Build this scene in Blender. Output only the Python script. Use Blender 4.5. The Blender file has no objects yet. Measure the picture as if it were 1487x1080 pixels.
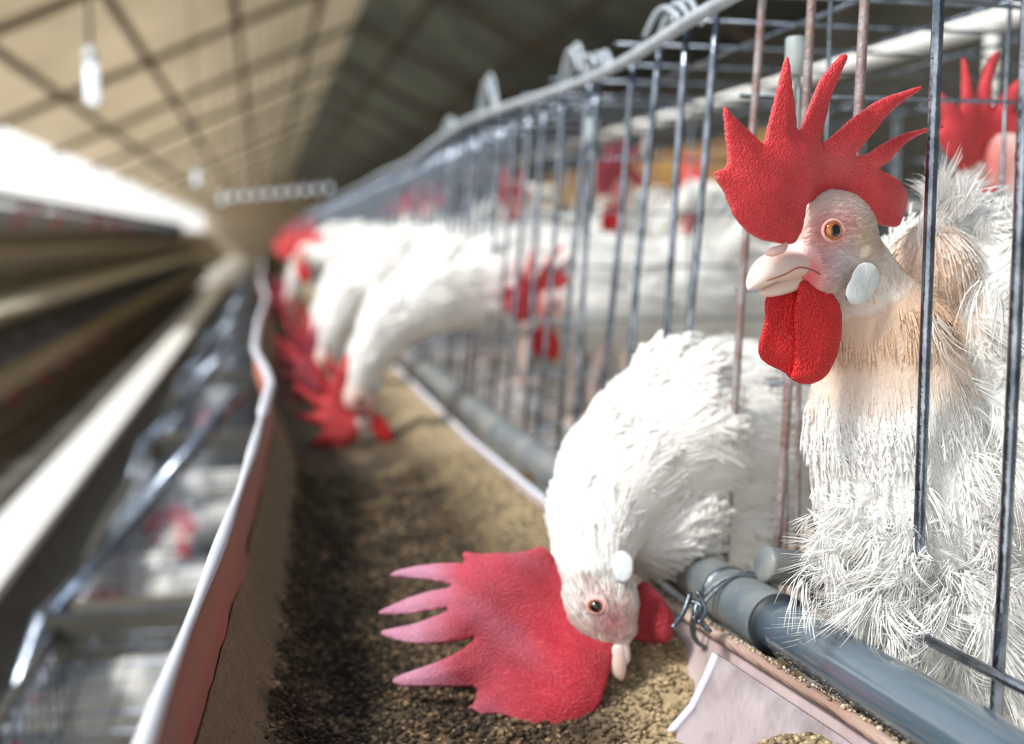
import bpy, bmesh, math, random
import numpy as np
from mathutils import Vector, Matrix, noise
from mathutils.geometry import delaunay_2d_cdt

random.seed(7); rng = np.random.default_rng(7)
scene = bpy.context.scene
C = scene.collection
PI = math.pi

# ------------------------------------------------------------------ camera
FPX = 1705.0
TH = math.atan(195 / FPX)
PSI = math.atan(363 * math.cos(TH) / FPX)
R = Vector((math.cos(PSI), -math.sin(PSI), 0))
F = Vector((math.sin(PSI) * math.cos(TH), math.cos(PSI) * math.cos(TH), -math.sin(TH)))
U = R.cross(F)
cam = bpy.data.cameras.new('camera')
cam_o = bpy.data.objects.new('camera', cam); C.objects.link(cam_o)
cam_o.matrix_world = Matrix((R, U, -F)).transposed().to_4x4()
cam.sensor_width = 36; cam.lens = FPX / 1487 * 36
cam.clip_start = 0.01; cam.clip_end = 500
cam.dof.use_dof = True; cam.dof.focus_distance = 0.425; cam.dof.aperture_fstop = 6.2
scene.camera = cam_o

def ray(px, py):
    return F + R * ((px - 743.5) / FPX) + U * ((540 - py) / FPX)
def P(px, py, d):            # point at camera depth d
    return ray(px, py) * d
def PX(px, py, x):           # point of the ray on the plane X = x
    r = ray(px, py); return r * (x / r.x)
def PZ(px, py, z):
    r = ray(px, py); return r * (z / r.z)
def PP(px, py, o, n):        # point on the plane through o with normal n
    r = ray(px, py); return r * (o.dot(n) / r.dot(n))

# ------------------------------------------------------------------ materials
def nodes(m):
    m.use_nodes = True
    return m.node_tree.nodes, m.node_tree.links
def rgba(c): return (c[0], c[1], c[2], 1)
def mat(name, c, rough=.6, metal=0., c2=None, ns=20., bump=0., bs=None, coat=0., sss=0., attr=None,
        trans=0., spec=.5, stretch=None, detail=4, thr=(.35, .65), emis=None):
    m = bpy.data.materials.new(name); n, l = nodes(m)
    b = n['Principled BSDF']
    b.inputs['Base Color'].default_value = rgba(c)
    b.inputs['Roughness'].default_value = rough
    b.inputs['Metallic'].default_value = metal
    b.inputs['Specular IOR Level'].default_value = spec
    if coat: b.inputs['Coat Weight'].default_value = coat; b.inputs['Coat Roughness'].default_value = .06
    if sss:
        b.inputs['Subsurface Weight'].default_value = sss
        b.inputs['Subsurface Radius'].default_value = (1, .25, .2)
        b.inputs['Subsurface Scale'].default_value = .004
    if emis: b.inputs['Emission Color'].default_value = rgba(c); b.inputs['Emission Strength'].default_value = emis
    tc = n.new('ShaderNodeTexCoord'); mp = n.new('ShaderNodeMapping')
    l.new(tc.outputs['Object'], mp.inputs[0])
    if stretch: mp.inputs['Scale'].default_value = stretch
    col = None
    if attr:
        a = n.new('ShaderNodeAttribute'); a.attribute_name = attr; col = a.outputs['Color']
    if c2 is not None:
        t = n.new('ShaderNodeTexNoise'); t.inputs['Scale'].default_value = ns; t.inputs['Detail'].default_value = detail
        l.new(mp.outputs[0], t.inputs['Vector'])
        r = n.new('ShaderNodeValToRGB'); r.color_ramp.elements[0].position = thr[0]; r.color_ramp.elements[1].position = thr[1]
        l.new(t.outputs['Fac'], r.inputs[0])
        if col is None:
            r.color_ramp.elements[0].color = rgba(c); r.color_ramp.elements[1].color = rgba(c2); col = r.outputs[0]
        else:
            r.color_ramp.elements[0].color = rgba(c); r.color_ramp.elements[1].color = rgba(c2)
            x = n.new('ShaderNodeMix'); x.data_type = 'RGBA'; x.blend_type = 'MULTIPLY'; x.inputs[0].default_value = 1
            l.new(col, x.inputs[6]); l.new(r.outputs[0], x.inputs[7]); col = x.outputs[2]
    if col is not None: l.new(col, b.inputs['Base Color'])
    if bump:
        t = n.new('ShaderNodeTexNoise'); t.inputs['Scale'].default_value = bs or ns * 2; t.inputs['Detail'].default_value = 5
        l.new(mp.outputs[0], t.inputs['Vector'])
        bp = n.new('ShaderNodeBump'); bp.inputs['Strength'].default_value = bump; bp.inputs['Distance'].default_value = .002
        l.new(t.outputs['Fac'], bp.inputs['Height']); l.new(bp.outputs[0], b.inputs['Normal'])
    if trans:
        tr = n.new('ShaderNodeBsdfTranslucent'); tr.inputs['Color'].default_value = rgba(c)
        if col is not None: l.new(col, tr.inputs['Color'])
        mx = n.new('ShaderNodeMixShader'); mx.inputs[0].default_value = trans
        l.new(b.outputs[0], mx.inputs[1]); l.new(tr.outputs[0], mx.inputs[2])
        l.new(mx.outputs[0], n['Material Output'].inputs[0])
    return m

def comb_mat(name, c, c2, tip=None):
    # wet papillose skin: bump of fine cells plus soft scatter
    m = mat(name, c, rough=.45, c2=c2, ns=55, sss=.12, thr=(.3, .7), spec=.35, detail=6, attr=None)
    n, l = m.node_tree.nodes, m.node_tree.links; b = n['Principled BSDF']
    v = n.new('ShaderNodeTexVoronoi'); v.inputs['Scale'].default_value = 1300
    t = n.new('ShaderNodeTexNoise'); t.inputs['Scale'].default_value = 130; t.inputs['Detail'].default_value = 6
    tc = n.new('ShaderNodeTexCoord')
    l.new(tc.outputs['Object'], v.inputs['Vector']); l.new(tc.outputs['Object'], t.inputs['Vector'])
    ad = n.new('ShaderNodeMath'); ad.operation = 'MULTIPLY_ADD'; ad.inputs[1].default_value = -.5
    l.new(v.outputs['Distance'], ad.inputs[0]); l.new(t.outputs['Fac'], ad.inputs[2])
    bp = n.new('ShaderNodeBump'); bp.inputs['Strength'].default_value = .8; bp.inputs['Distance'].default_value = .0015
    l.new(ad.outputs[0], bp.inputs['Height']); l.new(bp.outputs[0], b.inputs['Normal'])
    # fine pale speckle of the papillae
    src = b.inputs['Base Color'].links[0].from_socket
    r = n.new('ShaderNodeValToRGB'); r.color_ramp.elements[0].position = .25; r.color_ramp.elements[1].position = .75
    r.color_ramp.elements[0].color = (.0, .0, .0, 1); r.color_ramp.elements[1].color = (.22, .22, .22, 1)
    l.new(v.outputs['Distance'], r.inputs[0])
    x = n.new('ShaderNodeMix'); x.data_type = 'RGBA'; l.new(r.outputs[0], x.inputs[0])
    l.new(src, x.inputs[6]); x.inputs[7].default_value = (c2[0] * 1.1 + .1, c2[1] + .12, c2[2] + .12, 1)
    out = x.outputs[2]
    if tip:
        a = n.new('ShaderNodeAttribute'); a.attribute_name = 'tip'
        y = n.new('ShaderNodeMix'); y.data_type = 'RGBA'; l.new(a.outputs['Fac'], y.inputs[0])
        l.new(out, y.inputs[6]); y.inputs[7].default_value = rgba(tip); out = y.outputs[2]
    l.new(out, b.inputs['Base Color'])
    return m

M = {}
M['feather'] = mat('feather', (.90, .885, .85), rough=.75, attr='tint', trans=.08, spec=.2)
M['skin'] = mat('skin', (.93, .93, .93), rough=.6, attr='tint', c2=(1, 1, 1), ns=60, bump=.4, bs=500, sss=.2, spec=.3)
M['comb'] = comb_mat('comb', (.56, .004, .010), (.82, .024, .034), (.92, .30, .31))
M['comb_pink'] = comb_mat('comb_pink', (.36, .006, .018), (.54, .022, .045), (.66, .30, .42))
M['wattle'] = comb_mat('wattle', (.50, .003, .005), (.76, .012, .012))
M['wattle_dark'] = comb_mat('wattle_dark', (.22, .003, .010), (.36, .008, .018))
M['beak'] = mat('beak', (.84, .62, .52), rough=.38, c2=(.88, .74, .68), ns=60, sss=.2)
M['flap'] = mat('flap', (.80, .48, .42), rough=.5, c2=(.86, .62, .56), ns=200, sss=.2)
M['lobe'] = mat('lobe', (.66, .72, .72), rough=.5, c2=(.80, .82, .80), ns=120, bump=.4, bs=300, sss=.2)
M['iris'] = mat('iris', (.26, .055, .006), rough=.12, c2=(.44, .13, .015), ns=500, coat=1)
M['pupil'] = mat('pupil', (.006, .005, .005), rough=.05, coat=1)
M['nostril'] = mat('nostril', (.35, .12, .08), rough=.7)
M['lid'] = mat('lid', (.80, .30, .27), rough=.5, sss=.2, c2=(.85, .50, .42), ns=300)
M['zinc'] = mat('zinc', (.36, .41, .48), rough=.22, metal=1, c2=(.11, .135, .17), ns=90, bump=.25, bs=260)
M['zinc_pale'] = mat('zinc_pale', (.62, .68, .72), rough=.45, metal=.4, c2=(.45, .50, .55), ns=80, bump=.2, bs=200)
M['rusty'] = mat('rusty', (.27, .17, .15), rough=.55, metal=.5, c2=(.42, .38, .38), ns=70, bump=.5, bs=300)
M['wire_dark'] = mat('wire_dark', (.10, .12, .14), rough=.35, metal=.8, c2=(.22, .25, .29), ns=80, bump=.3, bs=250)
M['pvc'] = mat('pvc', (.065, .10, .13), rough=.12, c2=(.10, .145, .18), ns=12, coat=.6, bump=.06, bs=120)
M['pvc_dusty'] = mat('pvc_dusty', (.13, .165, .185), rough=.35, c2=(.27, .27, .25), ns=40, bump=.2, bs=300)
M['rubber'] = mat('rubber', (.02, .025, .03), rough=.5)
M['trough_red'] = mat('trough_red', (.52, .15, .10), rough=.6, c2=(.42, .17, .12), ns=30, bump=.25, bs=150)
M['liner'] = mat('liner', (.46, .39, .40), rough=.55, c2=(.22, .17, .17), ns=38, bump=.3, bs=300, thr=(.42, .72), detail=8)
M['trough_pale'] = mat('trough_pale', (.55, .44, .43), rough=.5, c2=(.40, .30, .29), ns=35, bump=.15, bs=200)
M['board'] = mat('board', (.46, .43, .33), rough=.8, c2=(.68, .63, .52), ns=7, bump=.3, bs=40, thr=(.42, .58))
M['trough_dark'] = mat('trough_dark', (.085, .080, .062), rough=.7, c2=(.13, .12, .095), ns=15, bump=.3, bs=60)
M['lip_white'] = mat('lip_white', (.72, .74, .86), rough=.35, c2=(.84, .85, .90), ns=25)
M['lip_wood'] = mat('lip_wood', (.34, .21, .16), rough=.7, c2=(.62, .46, .38), ns=45, stretch=(1, .12, 1), bump=.9, bs=420)
M['dust'] = mat('dust', (.36, .27, .165), rough=.95, c2=(.24, .175, .10), ns=45, bump=.8, bs=600)
M['feed'] = mat('feed', (1, 1, 1), rough=.9, attr='tint', c2=(.72, .70, .68), ns=300, bump=.6, bs=900)
M['white_sheet'] = mat('white_sheet', (.93, .93, .90), rough=.5, c2=(.88, .87, .82), ns=10)
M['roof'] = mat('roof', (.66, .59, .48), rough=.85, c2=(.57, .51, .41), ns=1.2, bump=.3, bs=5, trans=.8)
M['roof_gloom'] = mat('roof_gloom', (.34, .34, .29), rough=.85, c2=(.22, .23, .20), ns=1.2, bump=.3, bs=5, trans=.6)  # darker roof copy: gloom of the right side put into the colour
M['timber'] = mat('timber', (.13, .10, .075), rough=.85, c2=(.19, .15, .11), ns=6, bump=.3)
M['concrete'] = mat('concrete', (.40, .38, .34), rough=.9, c2=(.68, .66, .62), ns=4, bump=.4, bs=25, thr=(.4, .6))
M['wall'] = mat('wall', (.62, .53, .42), rough=.9, c2=(.52, .44, .34), ns=1.5)
M['opp_trough'] = mat('opp_trough', (.56, .44, .28), rough=.8, c2=(.46, .35, .22), ns=8)
M['lamp_glass'] = mat('lamp_glass', (.80, .88, 1.0), rough=.3, emis=1.1)
M['lamp_cap'] = mat('lamp_cap', (.75, .78, .80), rough=.4)
M['cable'] = mat('cable', (.20, .20, .21), rough=.6)
M['tray_amber'] = mat('tray_amber', (.42, .22, .04), rough=.6, c2=(.30, .15, .03), ns=8)
M['sleeve'] = mat('sleeve', (.30, .36, .36), rough=.45, c2=(.42, .47, .46), ns=60, bump=.2)

# ------------------------------------------------------------------ object helpers
def tag(o, label=None, cat=None, group=None, kind=None):
    if label: o['label'] = label
    if cat: o['category'] = cat
    if group: o['group'] = group
    if kind: o['kind'] = kind
    return o
def empty(name, loc, label=None, cat=None, group=None):
    o = bpy.data.objects.new(name, None); C.objects.link(o); o.location = loc
    o.empty_display_size = .05
    return tag(o, label, cat, group)
def mesh_obj(name, me, m, parent=None, smooth=True, sub=0):
    if smooth:
        me.polygons.foreach_set('use_smooth', [True] * len(me.polygons))
    o = bpy.data.objects.new(name, me); C.objects.link(o)
    me.materials.append(m)
    if parent:
        o.parent = parent
    if sub and LOD:      # refined once, so copies share the finished mesh
        s = o.modifiers.new('s', 'SUBSURF'); s.levels = sub; s.render_levels = sub
        o.parent = None
        me2 = bpy.data.meshes.new_from_object(o.evaluated_get(bpy.context.evaluated_depsgraph_get()))
        o.modifiers.clear(); o.data = me2; o.parent = parent; bpy.data.meshes.remove(me); me2.name = name
    return o
LOD = 1
class MB:
    """collects shapes into one mesh"""
    def __init__(s, off=(0, 0, 0)): s.v = []; s.f = []; s.o = Vector(off)
    def add(s, vs, fs):
        k = len(s.v); s.v += [Vector(v) - s.o for v in vs]; s.f += [tuple(i + k for i in f) for f in fs]
    def tube(s, pts, r, seg=8, cap=True, sx=1., rx=None):
        pts = [Vector(p) for p in pts]; n = len(pts)
        rr = r if isinstance(r, (list, tuple)) else [r] * n
        vs = []; fs = []
        prev = None
        for i, p in enumerate(pts):
            t = (pts[min(i + 1, n - 1)] - pts[max(i - 1, 0)]).normalized()
            if prev is None:
                a = Vector((0, 0, 1)) if abs(t.z) < .9 else Vector((1, 0, 0))
                if rx is not None: a = Vector(rx)
                u = (a - t * a.dot(t)).normalized()
            else:
                u = (prev - t * prev.dot(t)).normalized()
            prev = u; w = t.cross(u)
            for k in range(seg):
                an = 2 * PI * k / seg
                vs.append(p + u * (math.cos(an) * rr[i]) + w * (math.sin(an) * rr[i] * sx))
        for i in range(n - 1):
            for k in range(seg):
                a = i * seg + k; b = i * seg + (k + 1) % seg
                fs.append((a, b, b + seg, a + seg))
        if cap:
            fs.append(tuple(range(seg - 1, -1, -1))); fs.append(tuple((n - 1) * seg + k for k in range(seg)))
        s.add(vs, fs)
    def box(s, a, b):
        (x0, y0, z0), (x1, y1, z1) = a, b
        vs = [(x, y, z) for z in (z0, z1) for x, y in ((x0, y0), (x1, y0), (x1, y1), (x0, y1))]
        s.add(vs, [(3, 2, 1, 0), (4, 5, 6, 7), (0, 1, 5, 4), (1, 2, 6, 5), (2, 3, 7, 6), (3, 0, 4, 7)])
    def sheet(s, prof_at, ys, th=.002):
        """extrude a cross-section (list of (x,z)) along ys with thickness th below/outside"""
        n = len(prof_at(ys[0])); vs = []; fs = []
        for y in ys:
            pr = prof_at(y)
            for i, (x, z) in enumerate(pr):
                vs.append((x, y, z))
            for i in range(n):
                x0, z0 = pr[max(i - 1, 0)]; x1, z1 = pr[min(i + 1, n - 1)]
                dx, dz = x1 - x0, z1 - z0; L = math.hypot(dx, dz) or 1
                vs.append((pr[i][0] + dz / L * th, y, pr[i][1] - dx / L * th))
        m = 2 * n
        for j in range(len(ys) - 1):
            for i in range(n - 1):
                a = j * m + i
                fs.append((a, a + 1, a + m + 1, a + m))
                a += n; fs.append((a + 1, a, a + m, a + m + 1))
            for i, k in ((0, n), (n - 1, 2 * n - 1)):
                a = j * m + i; b = j * m + k
                fs.append((a, a + m, b + m, b) if i == 0 else (b, b + m, a + m, a))
        for j in (0, len(ys) - 1):
            for i in range(n - 1):
                a = j * m + i; q = (a, a + n, a + n + 1, a + 1)
                fs.append(q if j == 0 else q[::-1])
        s.add(vs, fs)
    def build(s, name, m, parent=None, smooth=True, sub=0):
        me = bpy.data.meshes.new(name); me.from_pydata([tuple(v) for v in s.v], [], s.f); me.update()
        return mesh_obj(name, me, m, parent, smooth, sub)

def catmull(pts, n):
    pts = [Vector(p) for p in pts]; out = []
    q = [pts[0] * 2 - pts[1]] + pts + [pts[-1] * 2 - pts[-2]]
    for i in range(1, len(q) - 2):
        for k in range(n):
            t = k / n; a, b, c, d = q[i - 1], q[i], q[i + 1], q[i + 2]
            out.append(.5 * ((2 * b) + (c - a) * t + (2 * a - 5 * b + 4 * c - d) * t * t + (3 * b - a - 3 * c + d) * t ** 3))
    out.append(pts[-1]); return out

def inside(p, poly):
    x, y = p; c = False; j = len(poly) - 1
    for i in range(len(poly)):
        xi, yi = poly[i]; xj, yj = poly[j]
        if (yi > y) != (yj > y) and x < (xj - xi) * (y - yi) / (yj - yi) + xi: c = not c
        j = i
    return c
def smooth_poly(poly, it=1):
    for _ in range(it):
        q = []
        for i in range(len(poly)):
            a, b = poly[i], poly[(i + 1) % len(poly)]
            q += [(a[0] * .75 + b[0] * .25, a[1] * .75 + b[1] * .25), (a[0] * .25 + b[0] * .75, a[1] * .25 + b[1] * .75)]
        poly = q
    return poly
def puff(name, poly, step, fn, thick, k, m, parent, base, warp=None, tipf=None, smooth=1, rim=.25):
    """fleshy blade: outline poly (2D), fn(u,v,off)->Vector, thickness grows from the rim inwards"""
    poly = smooth_poly(poly, smooth)
    P2 = np.array(poly); Q2 = np.roll(P2, -1, axis=0)
    def dist(pts):
        d = np.full(len(pts), 1e9)
        for a, b in zip(P2, Q2):
            ab = b - a; L = (ab @ ab) or 1e-12
            t = np.clip(((pts - a) @ ab) / L, 0, 1)
            d = np.minimum(d, np.hypot(*(pts - a - t[:, None] * ab).T))
        return d
    x0, y0 = P2.min(0); x1, y1 = P2.max(0)
    g = []
    j = 0; y = y0
    while y < y1:
        x = x0 + (step / 2 if j % 2 else 0)
        while x < x1:
            if inside((x, y), poly): g.append((x, y))
            x += step
        y += step * .87; j += 1
    g = np.array(g); g = g[dist(g) > step * .45]
    allp = [Vector(p) for p in poly] + [Vector(p) for p in g]
    nb = len(poly)
    edges = [(i, (i + 1) % nb) for i in range(nb)]
    vs, es, fs, *_ = delaunay_2d_cdt(allp, edges, [], 1, 1e-7)
    pts = np.array([(v.x, v.y) for v in vs]); d = dist(pts)
    border = d < 1e-6 * max(1, x1 - x0)
    vv = []; front = []; back = []; tips = []
    for i, (u, v) in enumerate(pts):
        h = thick * (rim + (1 - rim) * (1 - math.exp(-(d[i] / k) ** 1.3))) if not border[i] else 0
        if border[i]: h = thick * rim * .0
        w = warp(u, v) if warp else 0
        front.append(len(vv)); vv.append(fn(u, v, w + h) - base); tips.append(tipf(u, v, d[i]) if tipf else 0)
        if border[i]: back.append(front[-1])
        else: back.append(len(vv)); vv.append(fn(u, v, w - h) - base); tips.append(tips[-1])
    ff = []
    for f in fs:
        ff.append([front[i] for i in f]); ff.append([back[i] for i in reversed(f)])
    me = bpy.data.meshes.new(name); me.from_pydata([tuple(v) for v in vv], [], ff); me.update()
    bm = bmesh.new(); bm.from_mesh(me); bmesh.ops.recalc_face_normals(bm, faces=bm.faces); bm.to_mesh(me); bm.free()
    a = me.attributes.new('tip', 'FLOAT', 'POINT'); a.data.foreach_set('value', tips)
    o = mesh_obj(name, me, m, parent, True, 1)
    return o

def skin_mesh(chain, extra, voxel, smooth_it, base):
    """one continuous surface round a chain of (point, radius) plus extra ellipsoids (center, (rx,ry,rz), rotation matrix)"""
    bm = bmesh.new()
    pts = [Vector(p) for p, r in chain]; rad = [r for p, r in chain]
    for i in range(len(pts) - 1):
        L = (pts[i + 1] - pts[i]).length; n = max(2, int(L / (min(rad[i], rad[i + 1]) * .22)))
        for k in range(n + (i == len(pts) - 2)):
            t = k / n; st = t * t * (3 - 2 * t)
            p = pts[i].lerp(pts[i + 1], t); r = rad[i] + (rad[i + 1] - rad[i]) * st
            bmesh.ops.create_icosphere(bm, subdivisions=2, radius=r, matrix=Matrix.Translation(p))
    for c, rr, rot in extra:
        mt = Matrix.Translation(c) @ rot.to_4x4() @ Matrix.Diagonal((*rr, 1))
        bmesh.ops.create_icosphere(bm, subdivisions=3, radius=1, matrix=mt)
    me = bpy.data.meshes.new('tmp'); bm.to_mesh(me); bm.free()
    o = bpy.data.objects.new('tmp', me); C.objects.link(o)
    r = o.modifiers.new('r', 'REMESH'); r.mode = 'VOXEL'; r.voxel_size = voxel
    s = o.modifiers.new('s', 'SMOOTH'); s.factor = .5; s.iterations = smooth_it
    dg = bpy.context.evaluated_depsgraph_get()
    me2 = bpy.data.meshes.new_from_object(o.evaluated_get(dg))
    bpy.data.objects.remove(o); bpy.data.meshes.remove(me)
    me2.transform(Matrix.Translation(-Vector(base)))
    me2.name = 'body'
    return me2

def set_tint(me, cols, name='tint'):
    a = me.color_attributes.new(name, 'FLOAT_COLOR', 'POINT')
    c = np.ones((len(me.vertices), 4), np.float32); c[:, :3] = cols
    a.data.foreach_set('color', c.ravel())

def sample_surface(me, n):
    me.calc_loop_triangles()
    nt = len(me.loop_triangles); t = np.empty(nt * 3, np.int32); me.loop_triangles.foreach_get('vertices', t); t = t.reshape(-1, 3)
    v = np.empty(len(me.vertices) * 3, np.float32); me.vertices.foreach_get('co', v); v = v.reshape(-1, 3).astype(float)
    nn = np.empty(len(me.vertices) * 3, np.float32); me.vertices.foreach_get('normal', nn); nn = nn.reshape(-1, 3).astype(float)
    a, b, c = v[t[:, 0]], v[t[:, 1]], v[t[:, 2]]
    ar = np.linalg.norm(np.cross(b - a, c - a), axis=1); i = rng.choice(nt, n, p=ar / ar.sum())
    s = np.sqrt(rng.random(n)); w = rng.random(n)
    B = np.stack([1 - s, s * (1 - w), s * w], 1)[:, :, None]
    p = (v[t[i]] * B).sum(1); q = (nn[t[i]] * B).sum(1)
    q /= np.linalg.norm(q, axis=1)[:, None] + 1e-9
    return p, q

def plumage(name, p, n, d, L, W, nb, lift, curl, tint, parent, jit=.12, spread=.6):
    """real feathers: every feather is a shaft carrying nb pairs of tapering barbs"""
    N = len(p)
    d = d - (d * n).sum(1)[:, None] * n; d /= np.linalg.norm(d, axis=1)[:, None] + 1e-9
    s = np.cross(n, d)
    t = (np.arange(nb) + .5) / nb
    T = t[None, :, None]
    Lx = L[:, None, None]; Wx = W[:, None, None]
    lf = lift[:, None, None]; cu = curl[:, None, None]
    def rach(T): return p[:, None, :] + d[:, None, :] * (Lx * T) + n[:, None, :] * (Lx * (lf * T - cu * T * T))
    out = []
    for side in (-1, 1):
        wl = Wx * (np.sin(PI * (.12 + .80 * T)) ** .7) * (1 + rng.normal(0, jit, (N, nb, 1)))
        ang = spread * (1.25 - .85 * T) + rng.normal(0, jit * .6, (N, nb, 1))
        bd = s[:, None, :] * (side * np.sin(ang)) + d[:, None, :] * np.cos(ang) - n[:, None, :] * (.10 + cu * T)
        dt = .62 / nb
        a = rach(T - dt); b = rach(T + dt)
        ln = wl * 1.6
        m1 = rach(T) + bd * ln * .55; tp = rach(T) + bd * ln + n[:, None, :] * (ln * rng.normal(0, .10, (N, nb, 1)))
        wv = d[:, None, :] * (Lx * dt * .8)
        V = np.stack([a, b, m1 - wv, m1 + wv, tp], 2)      # N,nb,5,3
        out.append(V)
    V = np.concatenate(out, 1).reshape(-1, 3); K = N * nb * 2
    tri = np.array([[0, 1, 3], [0, 3, 2], [2, 3, 4]])
    Fc = (np.arange(K)[:, None, None] * 5 + tri[None]).reshape(-1, 3)
    me = bpy.data.meshes.new(name)
    me.vertices.add(len(V)); me.vertices.foreach_set('co', V.astype(np.float32).ravel())
    me.loops.add(Fc.size); me.loops.foreach_set('vertex_index', Fc.ravel().astype(np.int32))
    me.polygons.add(len(Fc)); me.polygons.foreach_set('loop_start', np.arange(0, Fc.size, 3, dtype=np.int32))
    me.update(calc_edges=True)
    col = np.repeat(np.tile(tint[:, None, :], (1, nb, 1))[None], 2, 0)
    col = np.concatenate([col[0], col[1]], 1)[:, :, None, :].repeat(5, 2).reshape(-1, 3)
    set_tint(me, col)
    return mesh_obj(name, me, M['feather'], parent, True)

def flow(p, chain, base):
    """direction from head to tail of the nearest chain segment; chain runs head -> tail"""
    q = np.array([list(Vector(c[0]) - Vector(base)) for c in chain]); rad = np.array([c[1] for c in chain])
    best = np.full(len(p), 1e9); d = np.zeros_like(p); tt = np.zeros(len(p))
    for i in range(len(q) - 1):
        ab = q[i + 1] - q[i]; t = np.clip(((p - q[i]) @ ab) / (ab @ ab), 0, 1)
        ds = np.linalg.norm(p - q[i] - t[:, None] * ab, axis=1) - (rad[i] + (rad[i + 1] - rad[i]) * t)
        m = ds < best; best[m] = ds[m]; d[m] = ab / np.linalg.norm(ab); tt[m] = i + t[m]
    return d, tt

def lathe_uv(parent, name, c, ax, r, h, m, base, seg=20):
    """a dome (spherical cap) of radius r and height h at c facing ax"""
    ax = ax.normalized(); a = Vector((0, 0, 1)); u = (a - ax * a.dot(ax)).normalized(); w = ax.cross(u)
    vs = [c + ax * h - base]; fs = []
    for j in range(1, 7):
        an = j / 6 * PI / 2
        for k in range(seg):
            b = 2 * PI * k / seg
            vs.append(c + ax * (h * math.cos(an)) + (u * math.cos(b) + w * math.sin(b)) * (r * math.sin(an)) - base)
    for k in range(seg): fs.append((0, 1 + k, 1 + (k + 1) % seg))
    for j in range(5):
        for k in range(seg):
            a_ = 1 + j * seg + k; b_ = 1 + j * seg + (k + 1) % seg
            fs.append((a_, a_ + seg, b_ + seg, b_))
    fs.append(tuple(1 + 5 * seg + k for k in range(seg)))
    me = bpy.data.meshes.new(name); me.from_pydata([tuple(v) for v in vs], [], fs); me.update()
    return mesh_obj(name, me, m, parent)

def eye(parent, c, ax, r, base):
    lid = MB(base); ax = ax.normalized(); a = Vector((0, 0, 1)); u = (a - ax * a.dot(ax)).normalized(); w = ax.cross(u)
    ring = [c + (u * math.cos(b) * .92 + w * math.sin(b) * 1.12) * r * 1.12 + ax * r * .08 for b in [2 * PI * k / 24 for k in range(25)]]
    e = lathe_uv(parent, 'eye', c, ax, r, r * .62, M['iris'], base)
    lid.tube(ring, r * .17, 8, False); lid.build('eyelid', M['lid'], e)
    lathe_uv(e, 'pupil', c + ax * r * .33, ax, r * .68, r * .34, M['pupil'], base)
    return e

def beak(parent, base, b0, b1, tip, hgt, wid, low0, low1, up, nostril=None):
    """upper mandible hooked over the lower one"""
    side = (tip - b0).cross(up).normalized()
    o = MB(base)
    path = [b0, b0.lerp(b1, .5) , b1, b1.lerp(tip, .45) + up * hgt * .10, b1.lerp(tip, .8) + up * hgt * .05, tip]
    o.tube(catmull(path, 3), [hgt * x for x in [.30, .48, .66, .80, .90, .90, .86, .81, .76, .70, .62, .52, .42, .30, .18, .05]], 14, True, sx=wid / hgt, rx=up)
    bk = o.build('beak', M['beak'], parent, True, 1)
    o = MB(base)
    o.tube([low0, low0.lerp(low1, .5), low0.lerp(low1, .85), low1], [hgt * .55, hgt * .5, hgt * .38, hgt * .1], 12, True, sx=1.2, rx=up)
    o.build('lower_mandible', M['beak'], bk, True, 1)
    if nostril:
        for sgn in (-1, 1):
            c = nostril + side * sgn * wid * .86
            o = MB(base); o.tube([c - (tip - b0).normalized() * hgt * .3, c, c + (tip - b0).normalized() * hgt * .25], [hgt * .04, hgt * .12, hgt * .03], 6); o.build('nostril', M['nostril'], bk)
    return bk

# ------------------------------------------------------------------ hens
Z = Vector((0, 0, 1))
Rh = Vector((math.cos(PSI), -math.sin(PSI), 0)); Fh = Vector((math.sin(PSI), math.cos(PSI), 0))
def z1(pts, ox=980, oy=50, s=2.919): return [(ox + x / s, oy + y / s) for x, y in pts]

COMB1 = z1([(163,290),(200,335),(250,385),(300,430),(335,472),(350,400),(375,300),(400,200),(420,120),(430,97),(442,97),(450,130),(457,200),(470,300),(480,430),
 (520,350),(570,260),(620,180),(685,98),(715,78),(735,84),(727,120),(695,190),(660,270),(640,360),(610,476),(680,415),(750,350),(830,295),(900,258),(970,238),(1040,215),(1056,222),(1030,248),
 (960,290),(900,345),(850,410),(800,470),(768,518),(825,503),(880,460),(940,428),(1000,408),(1060,395),(1125,380),(1147,388),(1135,402),(1070,415),(1010,440),(960,480),(920,530),(888,570),
 (950,588),(1010,618),(1052,665),(1050,720),(1022,775),(1000,818),(960,822),(880,805),(800,782),(740,755),(700,725),(650,712),(560,712),(520,730),(510,770),(495,830),(470,870),(440,895),
 (380,888),(300,875),(250,850),(210,800),(178,740),(165,690),(145,645),(122,595),(132,576),(175,572),(180,500),(170,400)])

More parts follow.
